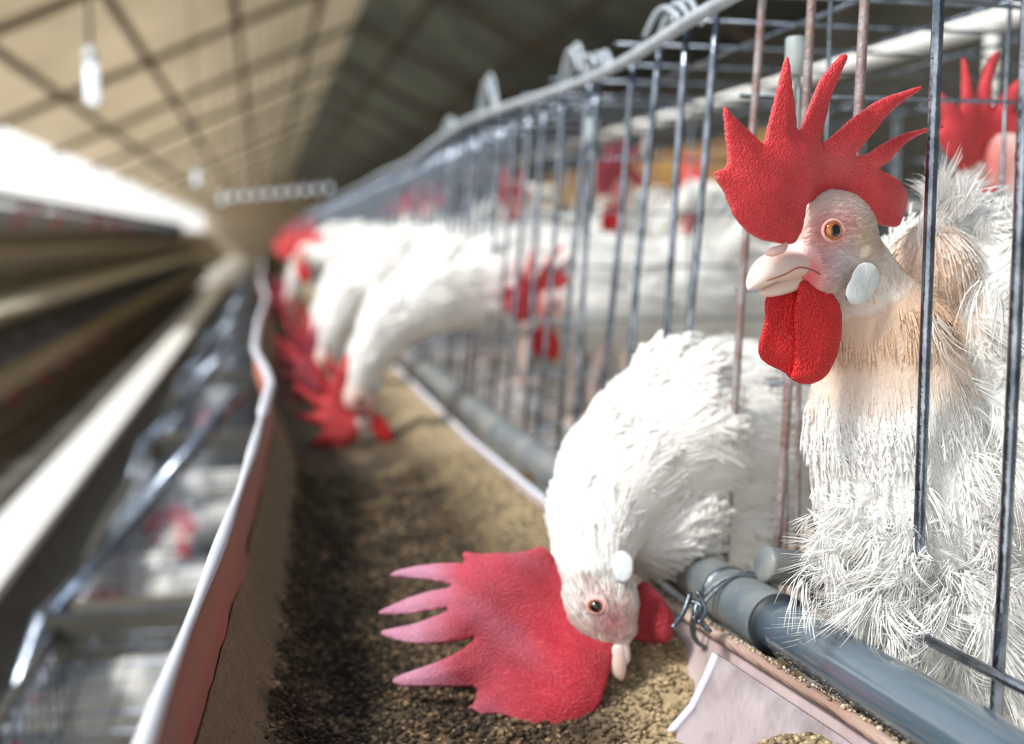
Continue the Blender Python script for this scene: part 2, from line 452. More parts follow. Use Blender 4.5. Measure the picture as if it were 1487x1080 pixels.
def skin_tint(me, *a):
    n = len(me.vertices); v = np.empty(n * 3, np.float32); me.vertices.foreach_get('co', v)
    set_tint(me, tint_at(v.reshape(-1, 3).astype(float), *a))
def tint_at(v, face_c, face_r, pinks, neck_rng, chain, base):
    n = len(v)
    col = np.tile(np.array([.90, .88, .83]), (n, 1))
    d, tt = flow(v, chain, base)
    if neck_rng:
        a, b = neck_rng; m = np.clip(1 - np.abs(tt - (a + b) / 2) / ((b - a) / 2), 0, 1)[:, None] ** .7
        col = col * (1 - m) + np.array([.70, .46, .31]) * m  # peach neck skin, browned further to hold the shade under the head
    f = np.array(face_c - base); ds = np.linalg.norm(v - f, axis=1); m = np.clip((face_r - ds) / (face_r * .25), 0, 1)[:, None]
    col = col * (1 - m) + np.array([.90, .74, .66]) * m
    for c, r, k in pinks:
        ds = np.linalg.norm(v - np.array(c - base), axis=1)
        w = np.exp(-(ds / r) ** 2)[:, None]
        col = col * (1 - w) + np.array(k) * w
    return col

def vary(n, c, s): return np.clip(np.array(c)[None] + rng.normal(0, s, (n, 1)), 0, 1) * np.ones((n, 3))

# ---- hen in front: head out of the bars, looking at the camera side
A1 = math.radians(38)
B1 = (-Rh * math.cos(A1) - Fh * math.sin(A1)); S1 = (-Fh * math.cos(A1) + Rh * math.sin(A1))
O1 = P(1207, 348, .432)
base1 = Vector((.38, .47, -.19))
hen1 = empty('hen', base1, 'white hen with tall red five-pointed comb and amber eye, head out between the bars', 'hen')
def f1(u, v, off, o=O1, s=S1): return PP(u, v, o + s * off, s)
def f1o(k): return lambda u, v, off: PP(u, v, O1 + S1 * k, S1) + S1 * (off - k)
rot1 = Matrix((B1, S1, Z)).transposed()
chain1 = [(O1, .0135), (P(1262, 430, .450), .0165), (P(1288, 505, .455), .027), (P(1300, 620, .460), .0345), (P(1335, 740, .466), .039), (P(1450, 660, .505), .062), (P(1590, 610, .56), .072), (P(1780, 560, .64), .05), (P(1900, 500, .70), .02)]
extra1 = [(O1 - B1 * .001 + Z * .001, (.0205, .0132, .0175), rot1),
          (PP(1180, 394, O1, S1), (.0160, .0104, .0122), rot1),
          (PP(1240, 385, O1, S1), (.015, .0115, .015), rot1),
          (P(1425, 402, .505), (.040, .036, .031), Matrix.Identity(3)),
          (P(1385, 520, .49), (.038, .03, .045), Matrix.Identity(3)), (P(1352, 400, .475), (.018, .018, .022), Matrix.Identity(3)),
          (P(1390, 870, .480), (.042, .038, .042), Matrix.Identity(3)),
          (P(1480, 960, .490), (.05, .045, .045), Matrix.Identity(3))]
me = skin_mesh(chain1, extra1, .0022, 8, base1)
eyeC = PP(1206, 335, O1 + S1 * .0118, S1)
def onface(px, py, off=.011): return PP(px, py, O1 + S1 * off, S1)
RED = (.80, .07, .09)
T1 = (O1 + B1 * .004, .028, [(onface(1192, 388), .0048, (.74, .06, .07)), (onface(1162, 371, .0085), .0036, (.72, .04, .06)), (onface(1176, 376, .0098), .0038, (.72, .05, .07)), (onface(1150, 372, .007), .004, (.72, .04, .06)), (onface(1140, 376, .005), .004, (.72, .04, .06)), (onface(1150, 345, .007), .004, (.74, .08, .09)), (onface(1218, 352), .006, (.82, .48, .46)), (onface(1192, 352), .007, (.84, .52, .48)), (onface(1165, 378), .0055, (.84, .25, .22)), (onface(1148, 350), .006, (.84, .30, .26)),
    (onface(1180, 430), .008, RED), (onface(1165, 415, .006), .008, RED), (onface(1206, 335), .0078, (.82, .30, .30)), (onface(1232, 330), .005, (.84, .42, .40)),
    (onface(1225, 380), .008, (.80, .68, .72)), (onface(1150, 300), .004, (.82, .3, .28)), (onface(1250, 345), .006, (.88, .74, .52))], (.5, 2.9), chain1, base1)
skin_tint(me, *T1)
body1 = mesh_obj('body', me, M['skin'], hen1)
puff('comb', COMB1, 4.2, f1o(0), .0034, 22, M['comb'], hen1, base1,
     warp=lambda u, v: .003 * math.sin((u - 1020) / 45) * min(1, max(0, (v - 200) / 80)) - .010 * max(0, (u - 1255) / 90) ** 1.5 * (v > 240) + (.004 if u < 1150 else .004 * max(0, (1190 - u) / 40)),
     tipf=lambda u, v, d: max(0, .35 * (1 - d / 2.5)) if d < 2.5 else (0.1 + .22 * math.exp(-((u - 1210) / 60) ** 2 - ((v - 235) / 25) ** 2)))
z2 = lambda pts: z1(pts, 1060, 230, 3.085)
wl = z2([(190,590),(260,570),(330,560),(400,600),(420,720),(400,800),(370,900),(320,990),(260,990),(230,955),(180,930),(140,890),(130,840),(150,780),(165,720),(155,650),(165,600)])
wr = z2([(310,540),(400,540),(450,600),(485,660),(497,740),(492,820),(470,900),(420,980),(360,1015),(310,1012),(280,990),(300,920),(300,840),(290,740),(290,660),(305,610)])
puff('wattle', wl, 3.6, f1o(.001), .0032, 16, M['wattle'], hen1, base1, warp=lambda u, v: .001 + .0011 * math.sin(u / 11 + v / 50))
puff('wattle', wr, 3.6, f1o(.006), .0036, 16, M['wattle'], hen1, base1, warp=lambda u, v: .006 + .0010 * math.sin(u / 12 + v / 60))
el = z2([(590,460),(635,470),(655,510),(655,560),(630,610),(590,650),(560,662),(530,640),(525,590),(545,540),(560,490)])
puff('ear_lobe', el, 3, f1o(.0135), .0019, 9, M['lobe'], hen1, base1, warp=lambda u, v: .0135 + .00006 * (u - 1245))
et = z2([(570,370),(615,365),(638,400),(630,440),(600,462),(565,450),(555,410)])
puff('ear_tuft', et, 3, f1o(.0112), .0028, 6, mat('tuft', (.80, .66, .48), rough=.9, c2=(.86, .76, .60), ns=300, bump=.6, bs=900), hen1, base1, warp=lambda u, v: .0112)
eye(hen1, eyeC + S1 * .0009, (S1 * .8 - F * .5), .0036, base1)
off = .002
beak(hen1, base1, f1(1192, 383, 0), f1(1122, 388, off), f1(1086, 420, off), .0064, .0074, f1(1172, 404, off), f1(1103, 427, off), Z, None)
# nostril flap and red folds beside the beak
o = MB(base1); o.tube(catmull([f1(1112, 369, .0065), f1(1124, 365, .0078), f1(1136, 361, .0082), f1(1142, 352, .0075)], 4), [.0006, .0011, .0015, .0017, .0018, .0018, .0018, .0017, .0016, .0014, .0012, .001, .0005], 10); o.build('nostril_flap', M['flap'], hen1, True, 1)
o = MB(base1); o.tube(catmull([f1(1112, 408, .0098), f1(1140, 398, .0108), f1(1160, 388, .0115), f1(1180, 392, .0122), f1(1192, 399, .0118)], 4), [.0002] + [.0004] * 15 + [.0002], 8); o.build('mouth_line', M['nostril'], hen1, True, 1)

def dress(me, chain, base, parent, N, spec, face, mask=None):
    """spec(tt)-> arrays L,W,lift,curl ; face: list of (centre, radius) kept bare"""
    p, n = sample_surface(me, N)
    keep = np.ones(len(p), bool)
    for c, r in face: keep &= np.linalg.norm(p - np.array(c - base), axis=1) > r
    if mask is not None: keep &= mask(p)
    p, n = p[keep], n[keep]
    d, tt = flow(p, chain, base)
    return p, n, d, tt

def in_view(p, base, mrg=80):     # only the side the frame can show, with a margin
    w = p + np.array(base); dep = w @ np.array(F)
    x = 743 + (w @ np.array(R)) / dep * FPX
    return (x < 1487 + mrg * 4)

p, n, d, tt = dress(me, chain1, base1, hen1, 34000, None, [(O1 + B1 * .010, .025)], lambda q: in_view(q, base1))
g = np.array([0, 0, -.55])
pf, nf = sample_surface(me, 380000)
mf = (np.linalg.norm(pf - np.array(O1 + B1 * .008 - base1), axis=1) < .027) & (np.linalg.norm(pf - np.array(eyeC - base1), axis=1) > .0052) & (np.linalg.norm(pf - np.array(f1(1140, 400, 0) - base1), axis=1) > .013)
pf = pf[mf]; nf = nf[mf]; k = len(pf)
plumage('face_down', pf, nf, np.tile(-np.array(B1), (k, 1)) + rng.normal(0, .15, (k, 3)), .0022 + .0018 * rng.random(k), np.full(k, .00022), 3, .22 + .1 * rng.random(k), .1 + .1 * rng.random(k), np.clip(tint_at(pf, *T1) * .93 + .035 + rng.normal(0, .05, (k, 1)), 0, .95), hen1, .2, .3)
# fine neck hackle
m = (tt < 3.2); k = m.sum()
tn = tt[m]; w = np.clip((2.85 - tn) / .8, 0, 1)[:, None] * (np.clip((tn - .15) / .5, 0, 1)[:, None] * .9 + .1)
w = w * np.exp(-(np.linalg.norm(p[m] - np.array(P(1285, 455, .448) - base1), axis=1) / .046) ** 4)[:, None]     # worn peach patch below the head, browned to paint in its shadow
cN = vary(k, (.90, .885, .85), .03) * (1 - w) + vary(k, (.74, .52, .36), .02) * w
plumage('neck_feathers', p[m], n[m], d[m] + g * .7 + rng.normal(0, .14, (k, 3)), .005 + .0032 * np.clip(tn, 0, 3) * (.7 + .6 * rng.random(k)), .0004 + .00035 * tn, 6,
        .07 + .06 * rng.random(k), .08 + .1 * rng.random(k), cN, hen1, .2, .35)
m = (tt >= 3.0) & (rng.random(len(tt)) < .95); k = m.sum()
big = np.clip((tt[m] - 3) / 2, 0, 1)
plumage('body_feathers', p[m], n[m], d[m] * .8 + g * (1 - .5 * big)[:, None] + rng.normal(0, .22, (k, 3)), .012 + .012 * big * rng.random(k) + .005 * rng.random(k), .0017 + .0022 * big * rng.random(k), 13,
        .10 + .28 * rng.random(k) ** 3, .10 + .25 * rng.random(k), vary(k, (.91, .90, .87), .03), hen1, .30, .42)
def wisps(name, spots, parent, base, per=26, seg=6, wid=.00022):
    """silky loose barbs: bundles of thin tapering strands that share a curve"""
    V = []; Fc = []; col = []
    for (pt, dr, nr, cnt, spread, L, W) in spots:
        for _ in range(cnt):
            p0 = np.array(pt - Vector(base)) + rng.normal(0, spread, 3); d0 = np.array(dr) + rng.normal(0, .35, 3); d0 /= np.linalg.norm(d0)
            n0 = np.array(nr) + rng.normal(0, .5, 3); cur = rng.normal(0, 1.2, 3) + np.array([0, 0, -.5]); LL = L * (.6 + .8 * rng.random()); c = .86 + .08 * rng.random()
            sd = np.cross(n0, d0); sd /= np.linalg.norm(sd)
            for k in range(per):
                u = (k / per - .5) * 2; st = .35 * rng.random()
                q = p0 + d0 * LL * st + sd * W * u * .3 + rng.normal(0, .0004, 3); dd = d0 + sd * (u * .55) + rng.normal(0, .10, 3); dd /= np.linalg.norm(dd); l = LL * (1 - st) * (.5 + .5 * rng.random()) * (1 - .3 * abs(u))
                l = min(l, .016); ts = np.linspace(0, 1, seg)[:, None]
                ln = q + dd * l * ts + cur * l * ts ** 2 * .38 + sd * (l * .04 * math.sin(k) * np.sin(ts * 5))
                w = np.array(R) * .8 + np.array(Z) * .3 + np.array(F) * rng.normal(0, .6); w -= dd * (w @ dd) / (dd @ dd); w /= np.linalg.norm(w)
                ww = wid * (1 - ts ** 2 * .85) * w
                i0 = len(V) * 2 * seg; V.append(np.concatenate([ln - ww, ln + ww])); 
                for j in range(seg - 1): Fc.append((i0 + j, i0 + j + 1, i0 + seg + j + 1, i0 + seg + j))
                col.append(c)
    me = bpy.data.meshes.new(name); V_ = np.concatenate(V); me.from_pydata(V_.tolist(), [], Fc); me.update()
    set_tint(me, np.repeat(np.array(col), 2 * seg)[:, None] * np.array([[1, .99, .955]]))
    return mesh_obj(name, me, M['feather'], parent, True)
# ragged plumes standing up behind the neck and fluff hanging over the pipe
def clump(parent, base, name, spots, c=(.92, .91, .88), nb=26):
    ps = []; ns = []; ds = []; Ls = []; Ws = []
    for (pt, dr, nr, cnt, spread, L, W) in spots:
        for _ in range(cnt):
            ps.append(list(pt - base + Vector(rng.normal(0, spread, 3)))); ns.append(list(nr + Vector(rng.normal(0, .35, 3))))
            ds.append(list(dr + Vector(rng.normal(0, .33, 3)))); Ls.append(L * (.6 + .6 * rng.random())); Ws.append(W * (.7 + .5 * rng.random()))
    ns = np.array(ns); ns /= np.linalg.norm(ns, axis=1)[:, None]; k = len(ps)
    return plumage(name, np.array(ps), ns, np.array(ds), np.array(Ls), np.array(Ws) * .62, nb, .02 + .2 * rng.random(k), .1 + .5 * rng.random(k), vary(k, c, .03), parent, .40, .5)
wisps('plume', [
    (P(1368, 305, .475), Rh * .35 + Z * 1, -F, 26, .0035, .013, .007), (P(1390, 290, .478), Rh * .2 + Z, -F, 22, .003, .011, .006),
    (P(1440, 325, .485), Rh * .7 + Z * .5, -F, 20, .006, .012, .006), (P(1480, 330, .487), Rh * .8 + Z * .3, -F, 20, .006, .013, .006),
    (P(1350, 360, .470), Rh * .3 + Z * .9, -F, 9, .004, .02, .006)], hen1, base1)
SP = [
    (P(1262, 795, .437), -Rh * .8 - Z * .35, -F + Z * .3, 22, .007, .022, .006), (P(1295, 825, .434), -Rh * .5 - Z * .5, -F + Z * .4, 24, .009, .024, .007),
    (P(1330, 880, .430), -Rh * .1 - Z * .6, -F + Z * .3, 22, .009, .026, .008), (P(1370, 900, .428), Rh * .3 - Z * .5, -F, 22, .011, .028, .009),
    (P(1300, 790, .430), -Rh * .5 - Z * .6, -F, 16, .008, .022, .006), (P(1225, 760, .437), -Rh * .35 - Z, -F, 12, .006, .016, .004),
    (P(1430, 760, .45), Rh * .5 - Z * .6, -F, 26, .016, .034, .010), (P(1400, 640, .452), Rh * .6 - Z * .5, -F, 22, .014, .030, .008),
    (P(1440, 520, .46), Rh * .4 - Z * .6, -F, 22, .016, .030, .008), (P(1450, 430, .47), Rh * .2 - Z * .8, -F, 22, .015, .026, .008),
    (P(1460, 880, .44), Rh * .4 - Z * .5, -F, 24, .016, .034, .010), (P(1420, 980, .44), Rh * .1 - Z * .8, -F, 20, .016, .03, .010)]
wisps('fluff', [(a, b, c, int(d * 2.6), e * 1.15, f * .9, g_) for a, b, c, d, e, f, g_ in SP], hen1, base1, per=20)

# ---- second hen: neck arched out between the bars, head down in the feed
O2 = P(872, 868, .520)
S2 = (-Fh * .92 + Z * .34 - Rh * .12).normalized()
B2 = (-Z * .95 + Rh * .28); B2 = (B2 - S2 * B2.dot(S2)).normalized(); N2 = S2.cross(B2).normalized()
if N2.dot(Rh) > 0: N2 = -N2
base2 = Vector((.37, .66, -.19))
hen2 = empty('hen', base2, 'white hen with neck arched down into the feed, big pinkish comb over the grain', 'hen')
def f2(u, v, off): return PP(u, v, O2, S2) + S2 * off
rot2 = Matrix((B2, S2, N2)).transposed()
chain2 = [(O2, .0135), (P(862, 800, .530), .0185), (P(868, 750, .548), .0245), (P(905, 692, .572), .033), (P(965, 650, .598), .043), (P(1040, 645, .628), .049), (P(1150, 640, .675), .052), (P(1290, 620, .74), .06), (P(1420, 590, .82), .05), (P(1540, 560, .88), .02)]
extra2 = [(O2 + B2 * .001, (.0200, .0130, .0165), rot2), (PP(888, 905, O2, S2), (.013, .010, .011), rot2),
          (P(975, 560, .60), (.024, .026, .018), Matrix.Identity(3)), (P(1050, 560, .64), (.03, .03, .022), Matrix.Identity(3)),
          (P(955, 760, .575), (.030, .026, .024), Matrix.Identity(3)), (P(1040, 745, .615), (.035, .03, .024), Matrix.Identity(3))]
me = skin_mesh(chain2, extra2, .0026, 10, base2)
on2 = lambda px, py, off=.0115: PP(px, py, O2 + S2 * off, S2)
T2 = (O2 + B2 * .008, .020, [(on2(890, 910), .007, (.72, .30, .30)), (on2(845, 850), .005, (.80, .60, .55)), (on2(864, 880), .007, (.74, .56, .56))], None, chain2, base2)
skin_tint(me, *T2)
me_2 = me
mesh_obj('body', me, M['skin'], hen2)
z4 = lambda pts: z1(pts, 500, 480, 1.8)
COMB2 = z4([(520,553),(470,577),(400,578),(350,580),(312,571),(300,580),(316,606),(280,603),(200,605),(130,622),(108,633),(118,646),(180,648),(240,655),(288,667),(230,675),(160,695),(100,722),(78,736),(95,746),(160,742),(220,735),(284,724),
 (240,745),(180,765),(120,776),(84,785),(100,802),(160,817),(240,822),(320,810),(348,800),(300,842),(220,875),(150,898),(122,915),(150,931),(220,930),(300,932),(348,930),(342,968),(315,998),(295,1015),(310,1024),(345,1012),(390,1000),(440,1010),(465,1032),
 (520,1040),(580,1036),(630,1020),(670,985),(685,935),(700,880),(712,830),(700,780),(650,720),(590,660),(560,610)])
puff('comb', COMB2, 4.5, f2, .0036, 24, M['comb_pink'], hen2, base2, warp=lambda u, v: .0035 * math.sin(u / 40 + v / 55) + .0010 * math.sin(u / 13 - v / 19) + .00004 * (v - 900),
     tipf=lambda u, v, d: min(.8, max(0, (672 - u) / 80) ** 1.2) + .16 * max(0, math.sin(u / 30 - v / 22)) * max(0, min(1, (830 - u) / 80)) + .12 * max(0, min(1, (800 - u) / 80)))
w2 = [(925, 845), (938, 838), (952, 855), (968, 872), (984, 902), (976, 936), (935, 934), (898, 922), (897, 895), (910, 868)]
puff('wattle', w2, 4, f2, .004, 12, M['wattle_dark'], hen2, base2, warp=lambda u, v: -.009 + .001 * math.sin(u / 8))
w3 = [(880, 925), (900, 930), (906, 955), (905, 985), (893, 993), (884, 970), (878, 945)]
el2 = z4([(705,585),(735,578),(757,600),(758,640),(740,665),(715,660),(705,640),(698,605)])
puff('ear_lobe', el2, 3, f2, .0015, 8, M['lobe'], hen2, base2, warp=lambda u, v: .0112)
e2 = eye(hen2, on2(865, 880, .0122), S2, .0030, base2)
lathe_uv(e2, 'pupil', on2(865, 880, .0128), S2, .0026, .0018, M['pupil'], base2)
beak(hen2, base2, f2(888, 925, .001), f2(895, 948, .001), f2(903, 988, .001), .0062, .0062, f2(902, 925, .001), f2(910, 965, .001), N2, None)

p, n, d, tt = dress(me, chain2, base2, hen2, 19000, None, [(O2 + B2 * .015, .013), (on2(868, 884, .011), .0065)])
k = len(p); t_ = np.clip(tt / 4, 0, 1)
plumage('plumage', p, n, d + g * .25 + rng.normal(0, .12, (k, 3)), .008 + .016 * t_ * (.7 + .6 * rng.random(k)), .0012 + .0035 * t_, 8, .07 + .07 * rng.random(k), .08 + .12 * rng.random(k), vary(k, (.92, .905, .86), .03), hen2, .2, .6)
pf, nf = sample_surface(me_2, 260000)
mf = (np.linalg.norm(pf - np.array(O2 + B2 * .008 - base2), axis=1) < .022) & (np.linalg.norm(pf - np.array(on2(865, 880, .012) - base2), axis=1) > .0045) & (np.linalg.norm(pf - np.array(f2(897, 945, 0) - base2), axis=1) > .007)
pf = pf[mf][:9000]; nf = nf[mf][:9000]; k = len(pf)
plumage('face_down', pf, nf, np.tile(-np.array(B2), (k, 1)) + rng.normal(0, .15, (k, 3)), .0025 + .002 * rng.random(k), np.full(k, .00022), 3, .25 + .1 * rng.random(k), .1 + .1 * rng.random(k), np.clip(tint_at(pf, *T2) * .9 + rng.normal(0, .06, (k, 1)), 0, .93), hen2, .2, .3)
clump(hen2, base2, 'fluff', [(P(985, 505, .60), Rh * .7 + Z * .5, -F + Z, 8, .004, .016, .005), (P(1000, 515, .605), Rh * .9 + Z * .2, -F, 8, .005, .016, .005),
                             (P(1100, 560, .63), Rh * .7 - Z * .2, -F, 14, .015, .022, .007)])

# ---- generic hens, built once per pose in local space (forward +x, ground z = 0)
def leg_part(parent, x, y, ztop):
    o = MB()
    o.tube(catmull([(x - .01, y, ztop), (x + .005, y, ztop * .5), (x, y, .008)], 3), [.012, .009, .006, .0045, .004, .004, .004], 8)
    for an in (-.5, 0, .5, PI):
        L = .035 if an != PI else .018
        o.tube([(x, y, .006), (x + math.cos(an) * L * .5, y + math.sin(an) * L * .5, .006), (x + math.cos(an) * L, y + math.sin(an) * L, .002)], [.0035, .003, .001], 6)
    o.build('leg', M['beak'], parent)
def generic(pose, label, group, comb_m='comb', N=1500, yaw=0., flop=0.):
    h = empty('hen', (0, 0, 0), label, 'hen', group); b0 = Vector((0, 0, 0))
    if pose == 'feed':
        ch = [((.232, 0, .035), .0135), ((.224, 0, .070), .021), ((.200, 0, .108), .031), ((.150, 0, .138), .042), ((.085, 0, .142), .050), ((.0, 0, .130), .062), ((-.08, 0, .135), .05), ((-.16, 0, .16), .02)]
        B = Vector((.12, 0, -.99)).normalized(); Uh = Vector((.99, 0, .12)).normalized()
    elif pose == 'peer':   # head low but looking ahead
        ch = [((.20, 0, .125), .0135), ((.175, 0, .118), .021), ((.14, 0, .118), .032), ((.09, 0, .125), .045), ((.02, 0, .125), .06), ((-.06, 0, .125), .058), ((-.14, 0, .15), .03), ((-.2, 0, .18), .015)]
        B = Vector((.93, 0, -.36)).normalized(); Uh = Vector((.36, 0, .93)).normalized()
    else:
        ch = [((.128, 0, .245), .0135), ((.112, 0, .225), .020), ((.10, 0, .19), .029), ((.075, 0, .145), .048), ((.02, 0, .125), .062), ((-.06, 0, .125), .058), ((-.14, 0, .155), .03), ((-.2, 0, .19), .015)]
        B = Vector((math.cos(yaw), math.sin(yaw), -.12)).normalized(); Uh = Vector((.10 * math.cos(yaw), .1 * math.sin(yaw), .99)); Uh = (Uh - B * B.dot(Uh)).normalized()
    S = B.cross(Uh); O = Vector(ch[0][0]); rot = Matrix((B, S, Uh)).transposed()
    ex = [(O, (.021, .0135, .0175), rot), (O + B * .010 - Uh * .010, (.013, .0095, .010), rot)]
    me = skin_mesh(ch, ex, .004, 5, b0)
    skin_tint(me, O + B * .006, .026, [(O + B * .014 - Uh * .004, .014, (.80, .20, .18)), (O + B * .016 + Uh * .006, .012, (.80, .2, .18))], None, ch, b0)
    mesh_obj('body', me, M['skin'], h)
    fn = lambda u, v, o: O + B * (-(u - 1207) * .000300) + Uh * ((348 - v) * .000236 - .001) + S * o
    puff('comb', COMB1[::1], 9, fn, .0042, 16, M[comb_m], h, b0, warp=lambda u, v: flop * ((348 - v) / 270) ** 2 + .003 * math.sin(u / 45), smooth=1,
         tipf=lambda u, v, d: .15)
    wt = [(0, 0), (.010, -.001), (.014, -.010), (.015, -.024), (.010, -.036), (.002, -.040), (-.006, -.034), (-.009, -.020), (-.006, -.006)]
    for sg in (-1, 1):
        puff('wattle', wt, .0035, lambda u, v, o: O + B * (.016 + u) + (Uh * v if pose != 'feed' else Uh * v * .5 + Vector((0, 0, v * .5))) - Uh * .012 + S * (sg * (.006 - v * .1) + o), .003, .005, M['wattle'], h, b0)
        eb = O + B * .002 + Uh * .003 + S * sg * .0122
        eye(h, eb, S * sg, .0036, b0)
        puff('ear_lobe', [(.006 * math.cos(a), .009 * math.sin(a)) for a in [k * PI / 5 for k in range(10)]], .003, lambda u, v, o: O - B * (.012 - u) - Uh * (.010 - v) + S * (sg * .0125 + o), .002, .003, M['lobe'], h, b0)
    beak(h, b0, O + B * .016 - Uh * .003, O + B * .026 - Uh * .003, O + B * .040 - Uh * .009, .0075, .0065, O + B * .016 - Uh * .011, O + B * .034 - Uh * .012, Uh)
    p, n, d, tt = dress(me, ch, b0, h, N, None, [(O + B * .010, .022)])
    k = len(p); t_ = np.clip(tt / 3, 0, 1)
    plumage('plumage', p, n, d + g * .3 + rng.normal(0, .12, (k, 3)), .012 + .022 * t_ * (.7 + .6 * rng.random(k)), .002 + .006 * t_, 5, .08 + .08 * rng.random(k), .1 + .1 * rng.random(k), vary(k, (.92, .905, .86), .03), h, .2, .7)
    o = MB(); 
    for j in range(7):
        a = (j - 3) * .16
        o.tube([(-.13, a * .08, .16), (-.18, a * .16, .20 + .01 * abs(j - 3)), (-.235, a * .3, .225)], [.006, .011, .003], 8, True, .18)
    o.build('tail', M['feather_plain'], h)
    for sg in (-1, 1): leg_part(h, 0.0, sg * .028, .085)
    return h
M['feather_plain'] = mat('feather_plain', (.91, .90, .86), rough=.75, c2=(.85, .84, .80), ns=80, trans=.15)

def copy_tree(o, parent=None):
    c = o.copy(); C.objects.link(c)
    if parent: c.parent = parent
    for ch in list(o.children): copy_tree(ch, c)
    return c
LOD = 0
proto = {
    'feed': generic('feed', '', None, 'comb', 1700, flop=.004), 'feed_pink': generic('feed', '', None, 'comb_pink', 1700, flop=-.014),
    'peer': generic('peer', '', None, 'comb', 1500), 'stand': generic('stand', '', None, 'comb', 1500, yaw=.2, flop=.006),
    'stand_pink': generic('stand', '', None, 'comb_pink', 1500, yaw=-.4, flop=-.008)}
used = set(); LOD = 1
def hen(kind, loc, deg, label, group=None, sc=1., tilt=0.):
    h = proto[kind]
    if kind in used: h = copy_tree(h)
    used.add(kind)
    h.location = loc; h.rotation_euler = (tilt, 0, math.radians(deg)); h.scale = (sc,) * 3
    h['label'] = label
    if group: h['group'] = group
    elif 'group' in h: del h['group']
    return h
FL = -.192
gf = 'hens feeding at the near trough'
hen('feed', (.335, 1.20, FL - .003), 186, 'white hen with bright red comb feeding in the trough, first behind the big pink comb', gf, 1.05)
hen('feed_pink', (.335, 1.50, FL), 176, 'white feeding hen whose neck is just behind the one with bright red comb', gf, 1.1)
hen('feed', (.33, 1.75, FL), 190, 'white hen feeding in the trough, third neck along behind the arched hen in front', gf, 1.1)
hen('peer', (.31, 2.35, FL + .02), 165, 'blurred hen holding its red head up over the trough, far along the row', gf, 1.15)
hen('feed_pink', (.32, 2.75, FL + .02), 178, 'far white hen reaching out of the cages near the end of the trough', gf, 1.1)
gi = 'hens inside the near cages'
hen('stand_pink', (.484, 1.44, FL), 236, 'white hen standing inside the cage, its red comb and wattle behind the middle bars', gi, 1.0)
hen('stand', (.51, 1.93, FL), 212, 'blurred white hen with pink comb inside the cage behind the bright round glint', gi, 1.0)
hen('peer', (.46, 1.22, FL - .0), 205, 'white hen crouched low inside the cage with a red comb just above the pipe', gi, 1.0)
hen('stand', (.545, .615, FL - .010), 183, 'caged hen at the right edge, red comb and eye showing behind the front hen', gi, 1.0)
hen('stand', (.575, 1.62, FL), 262, 'white hen inside the cage whose red face shows just left of the front comb', gi, 1.0)
hen('stand_pink', (.46, 2.40, FL), 190, 'small blurred white hen inside the cages above the row of feeding necks', gi, 1.0)
hen('stand', (.48, 2.95, FL), 170, 'tiny blurred hen inside the far cages of the near row', gi, 1.0)

FLZ = -1.2
# ------------------------------------------------------------------ near trough, feed, pipe
def lerp_tab(tab, y):
    if y <= tab[0][0]: return tab[0][1]
    for (a, b), (c, d) in zip(tab, tab[1:]):
        if y <= c: return b + (d - b) * (y - a) / (c - a)
    return tab[-1][1]
LIPX = [(p.y, p.x) for p in (PZ(214, 1080, -.12), PZ(270, 925, -.12), PZ(345, 720, -.12), PZ(372, 640, -.12), PZ(394, 560, -.12), PZ(386, 535, -.12), PZ(370, 505, -.12), PZ(377, 460, -.12), PZ(388, 432, -.12), PZ(378, 405, -.12))]
LIPX = sorted(LIPX); YEND = 14.0
lipx = lambda y: lerp_tab(LIPX + [(4.5, .0), (YEND, .0)], y)
rlz = lambda y: lerp_tab([(.2, -.155), (.35, -.162), (.51, -.174), (1.05, -.187), (3, -.187)], y)
rlx = lambda y: lerp_tab([(.2, .196), (.35, .193), (.51, .188), (1.05, .186)], y)
ys = [.15 + .03 * i for i in range(95)] + [3.0 + .5 * i for i in range(23)]
trough = empty('feed_trough', (.08, .5, -.23), 'long red-brown feed trough with a white front rim, full of grain, below the near cages', 'feed trough')
tb = Vector(trough.location)
def front_prof(y):
    lx = lipx(y); return [(lx, -.121), (lx + .001, -.150), (lx + .010, -.180), (lx + .030, -.207), (.10, -.222)]
o = MB(tb); o.sheet(front_prof, ys, .0018); o.build('front_wall', M['trough_red'], trough)
o = MB(tb); o.sheet(lambda y: [(.10, -.222), (.15, -.212), (.176, -.200), (rlx(y) - .003, rlz(y) - .012), (rlx(y), rlz(y))], ys, .0018); o.build('back_wall', M['trough_pale'], trough)
o = MB(tb); o.tube([(lipx(y) - .0005, y, -.1195 + .002 * math.sin(y * 9)) for y in ys], [.0022 + .0006 * math.sin(y * 30) if y < .8 else .0036 for y in ys], 10); o.build('front_rim', M['lip_white'], trough)
o = MB(tb)
o.sheet(lambda y: [(rlx(y) - .0035, rlz(y) - .001), (rlx(y) - .0025, rlz(y) + .0015), (rlx(y) + .0005 + .0006 * math.sin(y * 90), rlz(y) + .002), (rlx(y) + .003, rlz(y) - .003), (rlx(y) + .012, rlz(y) - .006)], [y for y in ys if y < .62], .002)
o.build('back_rim', M['lip_wood'], trough)
o = MB(tb); o.tube([(rlx(y), y, rlz(y)) for y in ys if y >= .6], .0024, 8); o.build('back_rim', M['lip_white'], trough)
yn = [.15 + .01 * i for i in range(30)] + [.447]
o = MB(tb); o.sheet(lambda y: [(.150, -.215), (.162, -.207), (.172, -.196), (.178, -.184), (rlx(y) - .008, rlz(y) - .004)], yn, .0022); o.build('liner', M['liner'], trough)
o = MB(tb); y = .447; o.tube([(.150, y, -.214), (.162, y, -.206), (.172, y, -.195), (.178, y, -.183), (rlx(y) - .008, y, rlz(y) - .004)], .0019, 8); o.build('liner_edge', M['lip_white'], trough)

